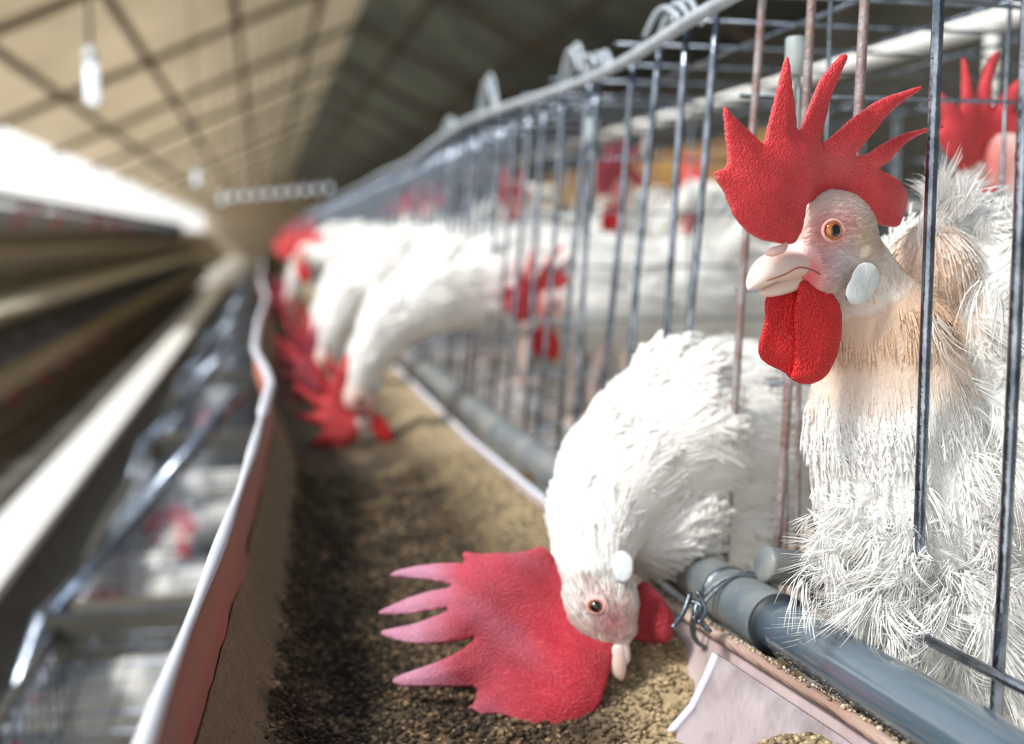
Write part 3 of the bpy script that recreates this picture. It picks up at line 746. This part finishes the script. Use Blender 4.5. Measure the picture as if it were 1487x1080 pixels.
def zf(x, y):
    z = -.207 + .0035 * noise.noise((x * 28, y * 28, 0)) + .0018 * noise.noise((x * 90, y * 90, 3))
    lx = lipx(y); wz = lerp_tab([(0, -.126), (.002, -.147), (.011, -.176), (.031, -.203), (.045, -.212)], x - lx)
    z = max(z, wz + .002 * noise.noise((x * 50, y * 50, 9)))
    k = min(1, max(0, (y - .44) / .05))
    z += k * .022 * min(1, max(0, (x - .105) / .06)) ** 1.2 + k * .004 * noise.noise((x * 20, y * 14, 7))
    k2 = min(1, max(0, (.405 - y) / .055)); z += k2 * .040 * min(1, max(0, (x - .112) / .05))
    return z
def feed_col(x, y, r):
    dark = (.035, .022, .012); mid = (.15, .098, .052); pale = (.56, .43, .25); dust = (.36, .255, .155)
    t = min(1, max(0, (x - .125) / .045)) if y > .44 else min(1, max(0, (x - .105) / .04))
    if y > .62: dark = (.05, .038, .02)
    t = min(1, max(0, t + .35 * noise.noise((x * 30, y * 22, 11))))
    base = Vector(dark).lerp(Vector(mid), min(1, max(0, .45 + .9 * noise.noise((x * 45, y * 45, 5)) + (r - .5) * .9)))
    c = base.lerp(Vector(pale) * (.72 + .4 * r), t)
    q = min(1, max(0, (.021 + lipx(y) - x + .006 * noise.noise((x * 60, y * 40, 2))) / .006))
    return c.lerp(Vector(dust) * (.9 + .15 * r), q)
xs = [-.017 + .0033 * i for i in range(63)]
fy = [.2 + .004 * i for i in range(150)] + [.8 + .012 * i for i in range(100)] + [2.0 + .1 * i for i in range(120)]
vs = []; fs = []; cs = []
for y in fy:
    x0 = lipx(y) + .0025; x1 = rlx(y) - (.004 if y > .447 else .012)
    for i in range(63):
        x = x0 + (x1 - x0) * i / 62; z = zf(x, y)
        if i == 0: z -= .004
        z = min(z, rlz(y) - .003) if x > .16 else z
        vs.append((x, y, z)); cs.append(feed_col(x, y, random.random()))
for j in range(len(fy) - 1):
    for i in range(62):
        a = j * 63 + i; fs.append((a, a + 1, a + 64, a + 63))
n0 = len(vs)
# loose grains lying on the surface
N = 34000
gv = []; gf_ = []; gc = []
oct_ = [(1, 0, 0), (-1, 0, 0), (0, 1, 0), (0, -1, 0), (0, 0, 1), (0, 0, -1)]
of = [(0, 2, 4), (2, 1, 4), (1, 3, 4), (3, 0, 4), (2, 0, 5), (1, 2, 5), (3, 1, 5), (0, 3, 5)]
for i in range(N):
    y = .27 + .75 * random.random() ** 1.5; x = random.uniform(lipx(y) + .008, rlx(y) - (.014 if y < .447 else .006))
    if x < lipx(y) + .018 and random.random() < .85: continue
    z = zf(x, y)
    if x > .16: z = min(z, rlz(y) - .003)
    s = random.uniform(.0008, .0018) if x > lipx(y) + .018 else .0004
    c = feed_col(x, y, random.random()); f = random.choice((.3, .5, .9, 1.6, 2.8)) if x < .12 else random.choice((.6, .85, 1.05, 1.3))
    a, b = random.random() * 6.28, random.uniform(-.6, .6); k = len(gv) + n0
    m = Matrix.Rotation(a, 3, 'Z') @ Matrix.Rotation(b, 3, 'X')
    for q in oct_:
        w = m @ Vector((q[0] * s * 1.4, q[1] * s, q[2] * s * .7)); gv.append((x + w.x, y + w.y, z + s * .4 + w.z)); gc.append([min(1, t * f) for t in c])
    gf_ += [tuple(t + k for t in ff) for ff in of]
for i in range(900):
    y = .27 + .5 * random.random(); x = rlx(y) + random.uniform(-.0015, .009); z = rlz(y) + (.0022 if x < rlx(y) + .001 else .0022 - (x - rlx(y)) * .55)
    s = random.uniform(.0005, .0012); c = random.choice(((.62, .50, .32), (.30, .20, .12), (.75, .68, .52))); k = len(gv) + n0
    for q in oct_: gv.append((x + q[0] * s, y + q[1] * s * 1.3, z + q[2] * s * .8)); gc.append(list(c))
    gf_ += [tuple(t + k for t in ff) for ff in of]
me = bpy.data.meshes.new('feed'); me.from_pydata(vs + gv, [], fs + gf_); me.update()
set_tint(me, np.array([list(c) for c in cs] + gc))
feed = mesh_obj('feed', me, M['feed'], None, True)
tag(feed, 'ground grain feed lying in the near trough, dark in the middle and pale along the cages', 'feed', kind='stuff')

pz = lambda y: lerp_tab([(.15, -.147), (.3, -.150), (.39, -.1555), (.5, -.163), (.98, -.172), (3, -.172)], y)
PXX = .2045
pipe = empty('water_pipe', (PXX, .5, pz(.5)), 'grey plastic pipe running in front of the bars above the trough, with a sleeve joint', 'pipe')
pb = Vector(pipe.location)
o = MB(pb); o.tube([(PXX, y, pz(y)) for y in [.15, .2, .25, .3, .35, .39, .42, .447]], .0112, 32); o.build('pipe_run', M['pvc'], pipe)
o = MB(pb); yy = [.435, .436, .45, .47, .49, .505, .52, .56, .62, .8, .98, 1.4, 2, 3, 6, YEND]
o.tube([(PXX, y, pz(y)) for y in yy], [.0122, .0128] + [.0128] * (len(yy) - 2), 32); o.build('sleeve', M['pvc_dusty'], pipe)
o = MB(pb); o.tube([(PXX, .4335, pz(.4335)), (PXX, .4365, pz(.4365))], .0133, 32); o.build('joint_ring', M['rubber'], pipe)
o = MB(pb); o.tube([(PXX, .487, pz(.487)), (PXX, .4895, pz(.4895))], .0135, 32); o.build('joint_ring', M['wire_dark'], pipe)
# stub of pipe lying behind the run, capped
s0 = P(1108, 818, .512); s1 = P(1215, 835, .525)
o = MB(s0); o.tube([s0, s0.lerp(s1, .03), s0.lerp(s1, .06), s1], [.0072, .0082, .0080, .0080], 24)
nip = o.build('pipe_stub', M['pvc_dusty'], None); nip.location = s0
tag(nip, 'short grey capped pipe stub lying beside the long pipe behind the sleeve joint', 'pipe stub')
# binding wire
o = MB(pb); w = []
cy = .470; c0 = Vector((PXX, cy, pz(cy)))
for k in range(64):
    a = k / 64 * 2 * PI * 2.2 + .5; rr = .0143 + .0007 * math.sin(k * .7)
    ex = Vector((-.010, 0, -.006)) * max(0, -math.cos(a - .6)) * 1.1
    w.append(c0 + Vector((math.cos(a) * rr, .0022 * math.sin(k * .35) + k * .00006, math.sin(a) * rr)) + ex)
o.tube(w, .0008, 6)
k0 = PP(1012, 868, Vector((0, .452, 0)), Vector((0, 1, 0)))
for (a, b, c) in (((1003, 860), (992, 890), (976, 912)), ((1020, 862), (1010, 890), (1032, 918)), ((1012, 858), (1024, 885), (1014, 905)), ((1000, 872), (1018, 880), (1006, 900))):
    o.tube(catmull([PP(*q, Vector((0, .452 - .004 * i, 0)), Vector((0, 1, 0))) for i, q in enumerate((a, b, c))], 5), .0011, 6)
o.build('binding_wire', M['wire_dark'], None); bw = bpy.data.objects['binding_wire']; bw.location = pb
tag(bw, 'twisted dark wire tying the grey pipe to the trough edge beside the sleeve joint', 'wire')

# ------------------------------------------------------------------ near row of cages
BX = .23
def bar_y(px): return BX / math.tan(math.atan((px - 743.5) / FPX) + PSI)
near_px = [1469, 1350, 1236, 1157, 1090, 1016, 984, 938, 901, 859, 841, 808, 785, 760, 739]
bars = [.255] + [bar_y(p) for p in near_px]
def lean(y): return .075 * min(1, max(0, (y - .38) / .2)) 
TOPZ = .122
def add_bar(o, y, x=BX, z0=-.187, z1=TOPZ, ln=0., dy=0., r=.0020):
    pts = []
    for k in range(9):
        t = k / 8; z = z0 + (z1 - z0) * t
        pts.append((x + (z - .04) * ln + .0012 * math.sin(t * 5 + y * 40), y + dy * (t - .5) + .001 * math.sin(t * 4 + y * 70), z))
    o.tube(pts, r, 8)
def grid_x(o, x, y0, y1, z0, z1, sy, sz, r=.0012):       # wire grid in a plane of constant X
    y = y0
    while y < y1 - 1e-6: o.tube([(x, y, z0), (x, y, z1)], r, 5); y += sy
    z = z0
    while z < z1 + 1e-6: o.tube([(x, y0, z), (x, y1, z)], r, 5); z += sz
def cage(name, y0, y1, bar_ys, label, group, first=False):
    c = empty(name, (BX + .2, y0, -.195), label, 'cage', group); cb = Vector(c.location)
    for i, y in enumerate(bar_ys):
        o = MB(cb)
        long_ = y < .60
        add_bar(o, y, z1=.40 if y < .56 else TOPZ, ln=lean(y) if y < .56 else lean(y), dy=.012 * math.sin(i * 2.3 + y0 * 9) if y > .56 else 0, z0=-.187, r=.0021)
        px = 743.5 + FPX * math.tan(math.atan(BX / y) - PSI)
        m = M['rusty'] if first and (1140 < px < 1260 or 1080 < px < 1100) else M['zinc']
        b = o.build('bar', m, c)
    o = MB(cb); grid_x(o, BX + .40, y0, y1, -.19, .40 if y0 < .5 else .13, .075, .066, .0011); o.build('rear_grille', M['wire_dark'], c)
    o = MB(cb)
    for k in range(7): o.tube([(BX + .003, y1 - .004, -.17 + k * .048), (BX + .40, y1 - .004, -.17 + k * .048)], .0012, 5)
    for k in range(4): o.tube([(BX + .1 * k + .05, y1 - .004, -.19), (BX + .1 * k + .05, y1 - .004, .12)], .0012, 5)
    o.build('side_grille', M['wire_dark'], c)
    o = MB(cb)
    for k in range(9): o.tube([(BX + .008 + .048 * k, y0, -.193), (BX + .008 + .048 * k, y1, -.193)], .0014, 5)
    k = y0
    while k < y1 - .01: o.tube([(BX - .004, k + .01, -.195), (BX + .4, k + .01, -.195)], .0012, 5); k += .04
    o.build('floor_grille', M['zinc'], c)
    o = MB(cb)
    zr = TOPZ if y0 > .5 else TOPZ
    for k in range(6):
        if k: o.tube([(BX + .08 * k, y0, TOPZ + .002), (BX + .08 * k, y1, TOPZ + .002)], .0012, 5)
    k = y0
    while k < y1 - .01: o.tube([(BX, k + .02, TOPZ + .0045), (BX + .4, k + .02, TOPZ + .0045)], .0012, 5); k += .09
    o.build('roof_grille', M['zinc'], c)
    return c
U0 = [b for b in bars if b < .56]; U1 = [b for b in bars if .56 <= b < 1.02]; U2 = [b for b in bars if b >= 1.02]
while U2[-1] < 1.44: U2.append(U2[-1] + .048)
gcg = 'far cages of the near row'
cage('wire_cage', .23, .56, U0, 'nearest wire cage of steel bars, the one holding the front hen', None, True)
cage('wire_cage', .56, 1.02, U1, 'second wire cage, with the arched hen reaching out at its near end', None)
cage('wire_cage', 1.02, 1.47, U2, 'third wire cage along the near row, above the sunlit bend of the grey pipe', None)
cp = cage('wire_cage', 1.47, 1.92, [1.49 + .048 * i for i in range(9)], 'blurred wire cage in the middle of the near row, with necks stretched out of it', gcg)
for i in range(24):
    k = copy_tree(cp); k.location.y = 1.47 + .45 * (i + 1) + .05
    k['label'] = 'small blurred wire cage far along the near row behind the feeding hens'
rail = MB((BX, .57, TOPZ))
rp = [(BX - .003, .05, .121), (BX - .003, .3, .1205)] + [tuple(PX(px, py, BX - .003)) for px, py in ((1053, 0), (993, 35), (942, 68), (896, 95), (850, 116), (799, 134), (753, 149), (711, 163), (669, 180), (628, 208))] + [(BX - .003, 1.9, .118), (BX - .003, 2.3, .122), (BX - .003, 2.8, .118), (BX - .003, 4, .122), (BX - .003, YEND - 1.2, .122)]
rail.tube(catmull(rp, 4), .0036, 10)
rl = rail.build('top_rail', M['zinc_pale'], None); rl.location = (BX, .57, TOPZ)
tag(rl, 'pale wavy steel wire rail along the top of the near cages', 'rail')
# hooks of the cage doors on the rail
def hook(px, py, w, h, lab, n=3):
    c = PX(px, py, BX); o = MB(c)
    for k in range(n):
        q = [c + Vector((.004 * math.cos(k), (-.5 + t) * w * (1 + .1 * k) + k * .012, h * math.sin(PI * t) * (1 - .2 * k) - .006 + .003 * k)) for t in [j / 12 for j in range(13)]]
        o.tube(q, .0018, 7)
    h_ = o.build('door_hook', M['zinc_pale'], None); h_.location = c
    tag(h_, lab, 'hook')
hook(985, 30, .05, .018, 'steel door hooks twisted over the top rail, at the top edge of the photo')
hook(870, 92, .04, .014, 'small wire hooks on the top rail beside the third bars')
hook(830, 104, .055, .026, 'tall wire hook looped above the top rail in the middle of the photo', 2)
hook(706, 160, .09, .042, 'blurred squarish wire loop standing above the top rail', 2)
hook(650, 190, .10, .022, 'blurred low wire loop on the top rail, left of the squarish one', 2)
def sleeve(px, py, y, rr, L, lab):
    r_ = ray(px, py); c = r_ * (y / r_.y)
    o = MB(c)
    o.tube([c - Z * L / 2, c - Z * (L / 2 - .001), c + Z * (L / 2 - .001), c + Z * L / 2], [rr * .85, rr, rr, rr * .85], 20)
    for dx in (-.25, .3): o.tube([c + Vector((dx * rr, 0, -.06)), c + Vector((dx * rr, 0, L * .4))], .0012, 6)
    s = o.build('latch_sleeve', M['sleeve'], None, True); s.location = c; tag(s, lab, 'latch')
sleeve(1156, 82, .515, .0050, .0175, 'pale green-grey metal sleeve on the rusty bar above the front comb')
sleeve(861, 190, .84, .0052, .0175, 'small pale metal sleeve on the bars left of the middle of the cages')
# lower front wire of the nearest cage
a = PX(1318, 914, BX - .0045); b = PX(1487, 1000, BX - .0045); d_ = (b - a)
o = MB(a); o.tube([a, a + d_, a + d_ * 1.6], .0019, 10); lw = o.build('cross_wire', M['zinc'], None); lw.location = a
tag(lw, 'shiny horizontal wire crossing the two right-hand bars above the grey pipe', 'wire')
# second bars of the door frame beside the arched hen
for px0, lab in ((1128, 'thin rusty door bar hanging straight below the front hen\'s red wattle'), (1145, 'thin door bar touching the edge of the front hen\'s breast')):
    y = bar_y(px0) ; o = MB((BX + .006, y, 0)); add_bar(o, y, x=BX + .006, z0=-.187, z1=.02, r=.0014)
    t_ = o.build('door_bar', M['rusty'], None); t_.location = (BX + .006, y, 0); tag(t_, lab, 'bar')
# things behind the cages on the right
o = MB((2.0, 5, .6)); o.tube([(2.0, 2.2, .60), (2.0, 12, .60)], .028, 12); [o.tube([(2.0, q, FLZ), (2.0, q, .6)], .015, 8) for q in (3, 6, 9, 11.5)]; wp = o.build('conduit', M['white_sheet'], None); wp.location = (2.0, 5, .6)
tag(wp, 'white pipe on thin posts running behind the cages, top right', 'pipe')
o = MB((.95, 2.2, .1)); o.box((.95, 2.0, .155), (.99, 4.4, .205)); o.box((.95, 2.0, .10), (.99, 4.4, .15)); [o.box((.955, q, FLZ), (.985, q + .03, .11)) for q in (2.0, 3.1, 4.3)]; tr_ = o.build('egg_tray', M['tray_amber'], None, False); tr_.location = (.95, 2.2, .1)
tag(tr_, 'amber-brown blurred board behind the cages above the inner hens', 'board')
# second row, back to back, behind the cage
o = MB((.72, 1, -.1)); 
o.box((.70, .2, -.55), (.715, YEND, -.165)); bk = o.build('back_board', M['wall'], None, False); bk.location = (.72, 1, -.1)
tag(bk, 'tan board closing the back of the near cages below the hens', 'board')

# ------------------------------------------------------------------ lower tier of the near row
FLZ = -1.2
def lower_cage(y0, L, label, group):
    c = empty('lower_cage', (-.1, y0, -.80), label, 'cage', group); cb = Vector(c.location)
    o = MB(cb); x = -.265
    while x < .12:
        o.tube([(x, y0, -.50), (x, y0 + L, -.50)], .0012, 5); x += .05
    k = y0
    while k < y0 + L - .01: o.tube([(-.27, k, -.502), (.12, k, -.502)], .0012, 5); k += .05
    o.build('roof_grille', M['zinc'], c)
    o = MB(cb); grid_x(o, -.272, y0, y0 + L, -.78, -.50, .05, .14, .0018); o.build('front_grille', M['zinc'], c)
    o = MB(cb)
    k = y0
    while k < y0 + L - .01: o.tube([(-.27, k, -.795), (.12, k, -.795)], .0016, 5); k += .05
    for j in range(6): o.tube([(-.27 + j * .075, y0, -.793), (-.27 + j * .075, y0 + L, -.793)], .0016, 5)
    o.build('floor_grille', M['zinc'], c)
    o = MB(cb)
    for j in range(5): o.tube([(-.27, y0 + .004, -.75 + j * .055), (.12, y0 + .004, -.75 + j * .055)], .0014, 5)
    o.build('side_grille', M['zinc'], c)
    return c
lc = lower_cage(.55, .46, 'lower-tier wire cage at the bottom left corner, seen from above', 'lower cages of the near row')
for i in range(24):
    k = copy_tree(lc); k.location.y = .55 + .46 * (i + 1)
    k['label'] = 'lower-tier wire cage seen from above between the two troughs, farther along'
o = MB((.1, 5, -.9)); o.box((-.29, .3, -.875), (.6, YEND, -.868)); q = o.build('tier_board', M['trough_dark'], None, False); q.location = (.1, 5, -.9); tag(q, 'dark sheet added to darken the ground under the lower cages, bottom left', 'board')  # added dark sheet, only there to darken the view through the lower cages
o = MB((-.27, 1, -.49)); o.tube([(-.272 + .004 * math.sin(y * 5), y, -.492 + .004 * math.sin(y * 7)) for y in [.4 + .1 * i for i in range(130)]], .0085, 10)
q = o.build('lower_rail', M['zinc'], None); q.location = (-.27, 1, -.49); tag(q, 'galvanized rail along the front of the lower cages, bottom left', 'rail')
for i, y in enumerate((1.55, 2.9, 4.3, 5.7, 7.1, 8.6, 10.2)):
    c = empty('frame_beam', (-.1, y, -.47), ['galvanized cross beam over the lower cages nearest the bottom of the photo', 'galvanized cross beam over the lower cages, second from the bottom'][i] if i < 2 else 'distant cross beam of the lower cage frame', 'beam', None if i < 2 else 'distant frame beams')
    cb = Vector(c.location)
    o = MB(cb); o.box((-.28, y - .022, -.476), (.2, y + .022, -.470)); o.build('top_flange', M['zinc'], c, False)
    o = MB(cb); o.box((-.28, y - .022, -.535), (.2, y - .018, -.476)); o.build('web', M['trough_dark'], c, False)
    o = MB(cb); o.tube([(-.28, y, -.48), (-.55, y, FLZ)], .015, 8); o.tube([(.2, y, -.48), (.2, y, FLZ)], .015, 8); o.tube([(-.03, y, -.20), (-.28, y, -.48)], .011, 8); o.tube([(.215, y + .0, -.19), (.2, y, -.48)], .011, 8); o.build('post', M['zinc'], c)
lt = empty('lower_trough', (-.38, 1, -.55), 'dark lower feed trough with a bright white ledge, running diagonally at the left', 'feed trough'); cb = Vector(lt.location)
yl = [.3 + .1 * i for i in range(140)]
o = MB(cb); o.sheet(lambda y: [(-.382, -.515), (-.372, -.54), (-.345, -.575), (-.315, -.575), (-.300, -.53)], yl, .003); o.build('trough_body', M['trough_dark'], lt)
o = MB(cb); o.sheet(lambda y: [(-.480, -.530), (-.478, -.500), (-.384, -.500), (-.380, -.512)], yl, .003); o.build('ledge', M['white_sheet'], lt, False)
gl = 'hens in the lower cages'
def lh(kind, px, py, z, deg, label, sc=1.0):
    c = PZ(px, py, z); h = proto[kind]; a = math.radians(deg)
    hd = {'stand': (.128, .245), 'stand_pink': (.128, .245), 'peer': (.20, .125), 'feed': (.232, .035), 'feed_pink': (.232, .035)}[kind]
    loc = (c.x - hd[0] * sc * math.cos(a), c.y - hd[0] * sc * math.sin(a), -.795)
    hen(kind, loc, deg, label, gl, sc)
lh('peer', 238, 745, -.63, 195, 'white hen in the lower cage with a bright red comb seen through the roof wires', 1.0)
lh('stand_pink', 262, 800, -.60, 330, 'white hen below the red-combed one in the lower cage, facing away', .95)
lh('peer', 150, 865, -.64, 200, 'white hen in the lower cage near the cross beam, dark red comb by the rail', 1.0)
lh('peer', 18, 985, -.62, 190, 'hen at the bottom left corner with its red comb against the lower rail', 1.0)
lh('stand', 240, 565, -.60, 200, 'small blurred hen in the lower cages beyond the second beam', .95)
lh('peer', 330, 985, -.66, 160, 'white hen back in the lower cage under the near trough', 1.0)
lh('stand_pink', 300, 640, -.62, 20, 'blurred white hen between the two cross beams of the lower cages', .9)
lh('peer', 190, 690, -.62, 185, 'hen poking a red comb out of the lower cages past the rail', .95)

# ------------------------------------------------------------------ opposite rows
def opp_cage(y0, L, x0, zb, zt, depth, label, group):
    c = empty('opposite_cage', (x0 - depth / 2, y0, zb), label, 'cage', group); cb = Vector(c.location)
    o = MB(cb); grid_x(o, x0, y0, y0 + L, zb, zt, .055, (zt - zb) / 2, .0022); o.build('front_grille', M['zinc'], c)
    o = MB(cb)
    k = y0
    while k < y0 + L - .01: o.tube([(x0, k, zt), (x0 - depth, k, zt)], .0022, 5); k += .11
    for j in range(5): o.tube([(x0 - depth * j / 4, y0, zt), (x0 - depth * j / 4, y0 + L, zt)], .0022, 5)
    o.build('roof_grille', M['zinc'], c)
    o = MB(cb); o.box((x0 - depth - .01, y0, zb), (x0 - depth, y0 + L, zt - .04)); o.build('rear_panel', M['board'], c, False)
    o = MB(cb); o.box((x0 - depth, y0, zb - .008), (x0, y0 + L, zb)); o.build('floor_grille', M['opp_trough'], c, False)
    return c
g1 = 'top cages of the opposite row'; g2 = 'lower cages of the opposite row'
oc1 = opp_cage(2.4, 1.0, -1.60, -.07, .29, .45, 'wire cage in the top tier across the aisle', g1)
oc2 = opp_cage(1.2, 1.0, -1.10, -.80, -.48, .45, 'wire cage in the lower tier across the aisle', g2)
for i in range(22):
    k = copy_tree(oc1); k.location.y = 2.4 + (i + 1)
    k = copy_tree(oc2); k.location.y = 1.2 + (i + 1)
yo = [.8 + .5 * i for i in range(60)]
def otr(name, x, z, label, m, m2):
    c = empty(name, (x, 5, z), label, 'feed trough'); cb = Vector(c.location)
    o = MB(cb); o.sheet(lambda y: [(x + .02, z + .02), (x + .015, z - .03), (x - .05, z - .075), (x - .10, z - .04), (x - .11, z + .01)][::-1], yo, .004); o.build('trough_body', m, c)
    o = MB(cb); o.tube([(x + .02, y, z + .022) for y in yo], .007, 8); o.build('rim', m2, c)
otr('opposite_trough', -1.46, -.13, 'dark feed trough below the top tier across the aisle', M['board'], M['timber'])
otr('opposite_trough', -.98, -.555, 'tan brown feed trough of the lower tier across the aisle', M['opp_trough'], M['opp_trough'])
o = MB((-1.3, 5, -.4)); o.box((-1.60, .8, -.33), (-1.12, 30, -.325)); o.box((-1.62, .8, -.42), (-1.60, 30, -.12))
q = o.build('tier_board', M['board'], None, False); q.location = (-1.3, 5, -.4); tag(q, 'dark dropping board slung between the two tiers across the aisle', 'board')
o = MB((-1.9, 5, -1)); o.box((-1.62, .5, FLZ), (-1.58, 30, -.82)); q = o.build('board', M['board'], None, False); q.location = (-1.9, 5, -1); tag(q, 'dark board below the lower cages across the aisle', 'board')
go = 'hens in the top tier across the aisle'
for i in range(26):
    y = 2.55 + .42 * i + random.uniform(-.05, .05) + max(0, i - 12) * .15
    kd = ('stand', 'peer', 'stand_pink')[i % 3]
    hen(kd, (-1.74 if kd != 'peer' else -1.76, y, -.065 if kd != 'peer' else -.02), random.choice((0, -12, 14, 25, -25)), 'blurred white hen in the top tier across the aisle, under the bright opening', go, 1.0)
for i in range(10):
    hen('peer', (-1.27, 1.6 + .75 * i + random.uniform(-.1, .1), -.79), random.choice((0, 15, -15)), 'dim blurred hen in the lower tier across the aisle', 'hens in the lower tier across the aisle', .95)

# ------------------------------------------------------------------ the shed
def struct(name, o, m, smooth=False):
    q = o.build(name, m, None, smooth); q['kind'] = 'structure'; return q
YF = 72.0
o = MB(); o.box((-3.3, -1.5, FLZ - .1), (5.0, YF, FLZ)); struct('floor', o, M['concrete'])
o = MB(); o.box((-3.3, -.5, FLZ), (-3.2, YF, .30)); struct('wall_left', o, M['wall'])
o = MB(); o.box((-3.3, YF, FLZ), (5.0, YF + .1, 4.2)); struct('wall_far', o, M['wall'])
o = MB(); o.box((4.9, 1.0, FLZ), (5.0, YF, 2.1)); struct('wall_right', o, M['roof_gloom'])
RX, RZ = 1.6, 3.6; EZ = 1.42; Y0 = 6.0
def roof_side(x0, z0, x1, z1):
    o = MB(); n = 46; vs = []; fs = []
    dx, dz = x1 - x0, z1 - z0; L = math.hypot(dx, dz); nx, nz = -dz / L, dx / L
    if nz < 0: nx, nz = -nx, -nz
    N_ = 460
    for j in range(N_ + 1):
        y = Y0 + (YF - Y0) * j / N_; w = .012 * math.sin(j * PI / 2)
        for t in (0, 1):
            vs.append((x0 + dx * t + nx * w, y, z0 + dz * t + nz * w)); vs.append((x0 + dx * t + nx * (w + .02), y, z0 + dz * t + nz * (w + .02)))
    for j in range(N_):
        a = j * 4; fs += [(a, a + 4, a + 6, a + 2), (a + 1, a + 3, a + 7, a + 5), (a, a + 1, a + 5, a + 4), (a + 2, a + 6, a + 7, a + 3)]
    fs += [(0, 2, 3, 1), (N_ * 4, N_ * 4 + 1, N_ * 4 + 3, N_ * 4 + 2)]
    o.add(vs, fs); return o
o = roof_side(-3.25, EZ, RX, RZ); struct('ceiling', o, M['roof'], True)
o = roof_side(RX, RZ, 5.4, 1.7); struct('ceiling_right', o, M['roof_gloom'], True)
tn = 0
def trim(o, m=None):
    global tn
    tn += 1; return struct('trim_%d' % tn, o, m or M['timber'])
sl = (RZ - EZ) / (RX + 3.25)
rz = lambda x: (EZ + (x + 3.25) * sl if x < RX else RZ - (x - RX) * (1.9 / 3.8)) - .045
for x in (-2.4, -1.35, -.25, .85, 2.3, 3.6):
    o = MB(); z = rz(x); o.box((x - .04, Y0, z - .05), (x + .04, YF, z + .02)); trim(o)
y = 6.6
while y < YF:
    o = MB()
    for (xa, xb) in ((-3.2, RX), (RX, 5.2)):
        za, zb = rz(xa) - .05, rz(xb) - .05
        vs = [(xa, y - .04, za), (xb, y - .04, zb), (xb, y + .04, zb), (xa, y + .04, za), (xa, y - .04, za - .09), (xb, y - .04, zb - .09), (xb, y + .04, zb - .09), (xa, y + .04, za - .09)]
        o.add(vs, [(0, 1, 2, 3), (7, 6, 5, 4), (0, 4, 5, 1), (1, 5, 6, 2), (2, 6, 7, 3), (3, 7, 4, 0)])
    # tie beam and web members
    trim(o); y += 4.4
# hanging lamps
def lamp(label, group, loc, ztop, L=.10, r=.017):
    c = empty('hanging_lamp', loc, label, 'lamp', group); b = Vector(loc)
    o = MB(b); o.tube([(loc[0], loc[1], loc[2] + L / 2 + .03), (loc[0], loc[1], ztop)], .006, 6); o.build('cord', M['cable'], c)
    o = MB(b); o.tube([b + Z * (L / 2 - .005), b + Z * (L / 2 + .012), b + Z * (L / 2 + .035)], [.017, .019, .011], 14); o.build('socket', M['lamp_cap'], c)
    o = MB(b); zs = [-.5, -.48, -.42, -.2, .2, .42, .5]; rs = [.2, .6, .95, 1, 1, .85, .7]
    o.tube([b + Z * (L * t) for t in zs], [r * k for k in rs], 16); o.build('bulb', M['lamp_glass'], c)
    return c
for i, (px, py, y) in enumerate(((133, 120, 3.4), (285, 258, 9.0), (322, 288, 15.5))):
    r_ = ray(px, py); p_ = r_ * (y / r_.y)
    lamp(['tube lamp hanging on a cord at the upper left, nearest of the lamps', 'second hanging lamp, above the end of the bright opening', 'small far lamp hanging just left of the row of glints'][i], None, tuple(p_), rz(p_.x) - .02, L=(.115, .11, .12)[i], r=(.017, .02, .025)[i])
for i in range(9):  # glowing bulbs added in place of glints on wire
    r_ = ray(338 + i * 17.5, 286 - i * 1.6); p_ = r_ * (11.5 / r_.y)
    lamp('small glowing bulb standing in for a glint in the row above the far cages', 'row of glint bulbs across the shed', tuple(p_), rz(p_.x) - .02, L=.05, r=.022)

# ------------------------------------------------------------------ light
w = bpy.data.worlds.new('world'); scene.world = w; w.use_nodes = True
nt = w.node_tree; bg = nt.nodes['Background']
tc = nt.nodes.new('ShaderNodeTexCoord'); sp = nt.nodes.new('ShaderNodeSeparateXYZ'); cr = nt.nodes.new('ShaderNodeValToRGB')
nt.links.new(tc.outputs['Generated'], sp.inputs[0]); nt.links.new(sp.outputs['Z'], cr.inputs[0]); nt.links.new(cr.outputs[0], bg.inputs[0])
cr.color_ramp.elements[0].position = 0; cr.color_ramp.elements[0].color = (1.0, .98, .94, 1)
cr.color_ramp.elements[1].position = .7; cr.color_ramp.elements[1].color = (.36, .44, .54, 1)
e = cr.color_ramp.elements.new(.2); e.color = (.88, .90, .92, 1)
# the sky is far brighter on the sun's side (left)
mr = nt.nodes.new('ShaderNodeMapRange'); mr.inputs['From Min'].default_value = .25; mr.inputs['From Max'].default_value = -.32
mr.inputs['To Min'].default_value = .26; mr.inputs['To Max'].default_value = 1.8; mr.interpolation_type = 'SMOOTHSTEP'
nt.links.new(sp.outputs['X'], mr.inputs['Value']); nt.links.new(mr.outputs[0], bg.inputs[1])
sun = bpy.data.lights.new('sun', 'SUN'); sun.energy = 4.0; sun.angle = math.radians(12); sun.color = (1, .97, .92)
so = bpy.data.objects.new('sun', sun); C.objects.link(so)
so.rotation_euler = (Vector((-.80, -.28, 1.0))).to_track_quat('Z', 'Y').to_euler()
scene.view_settings.view_transform = 'Standard'; scene.view_settings.look = 'None'; scene.view_settings.gamma = 1
scene.view_settings.exposure = 0.0
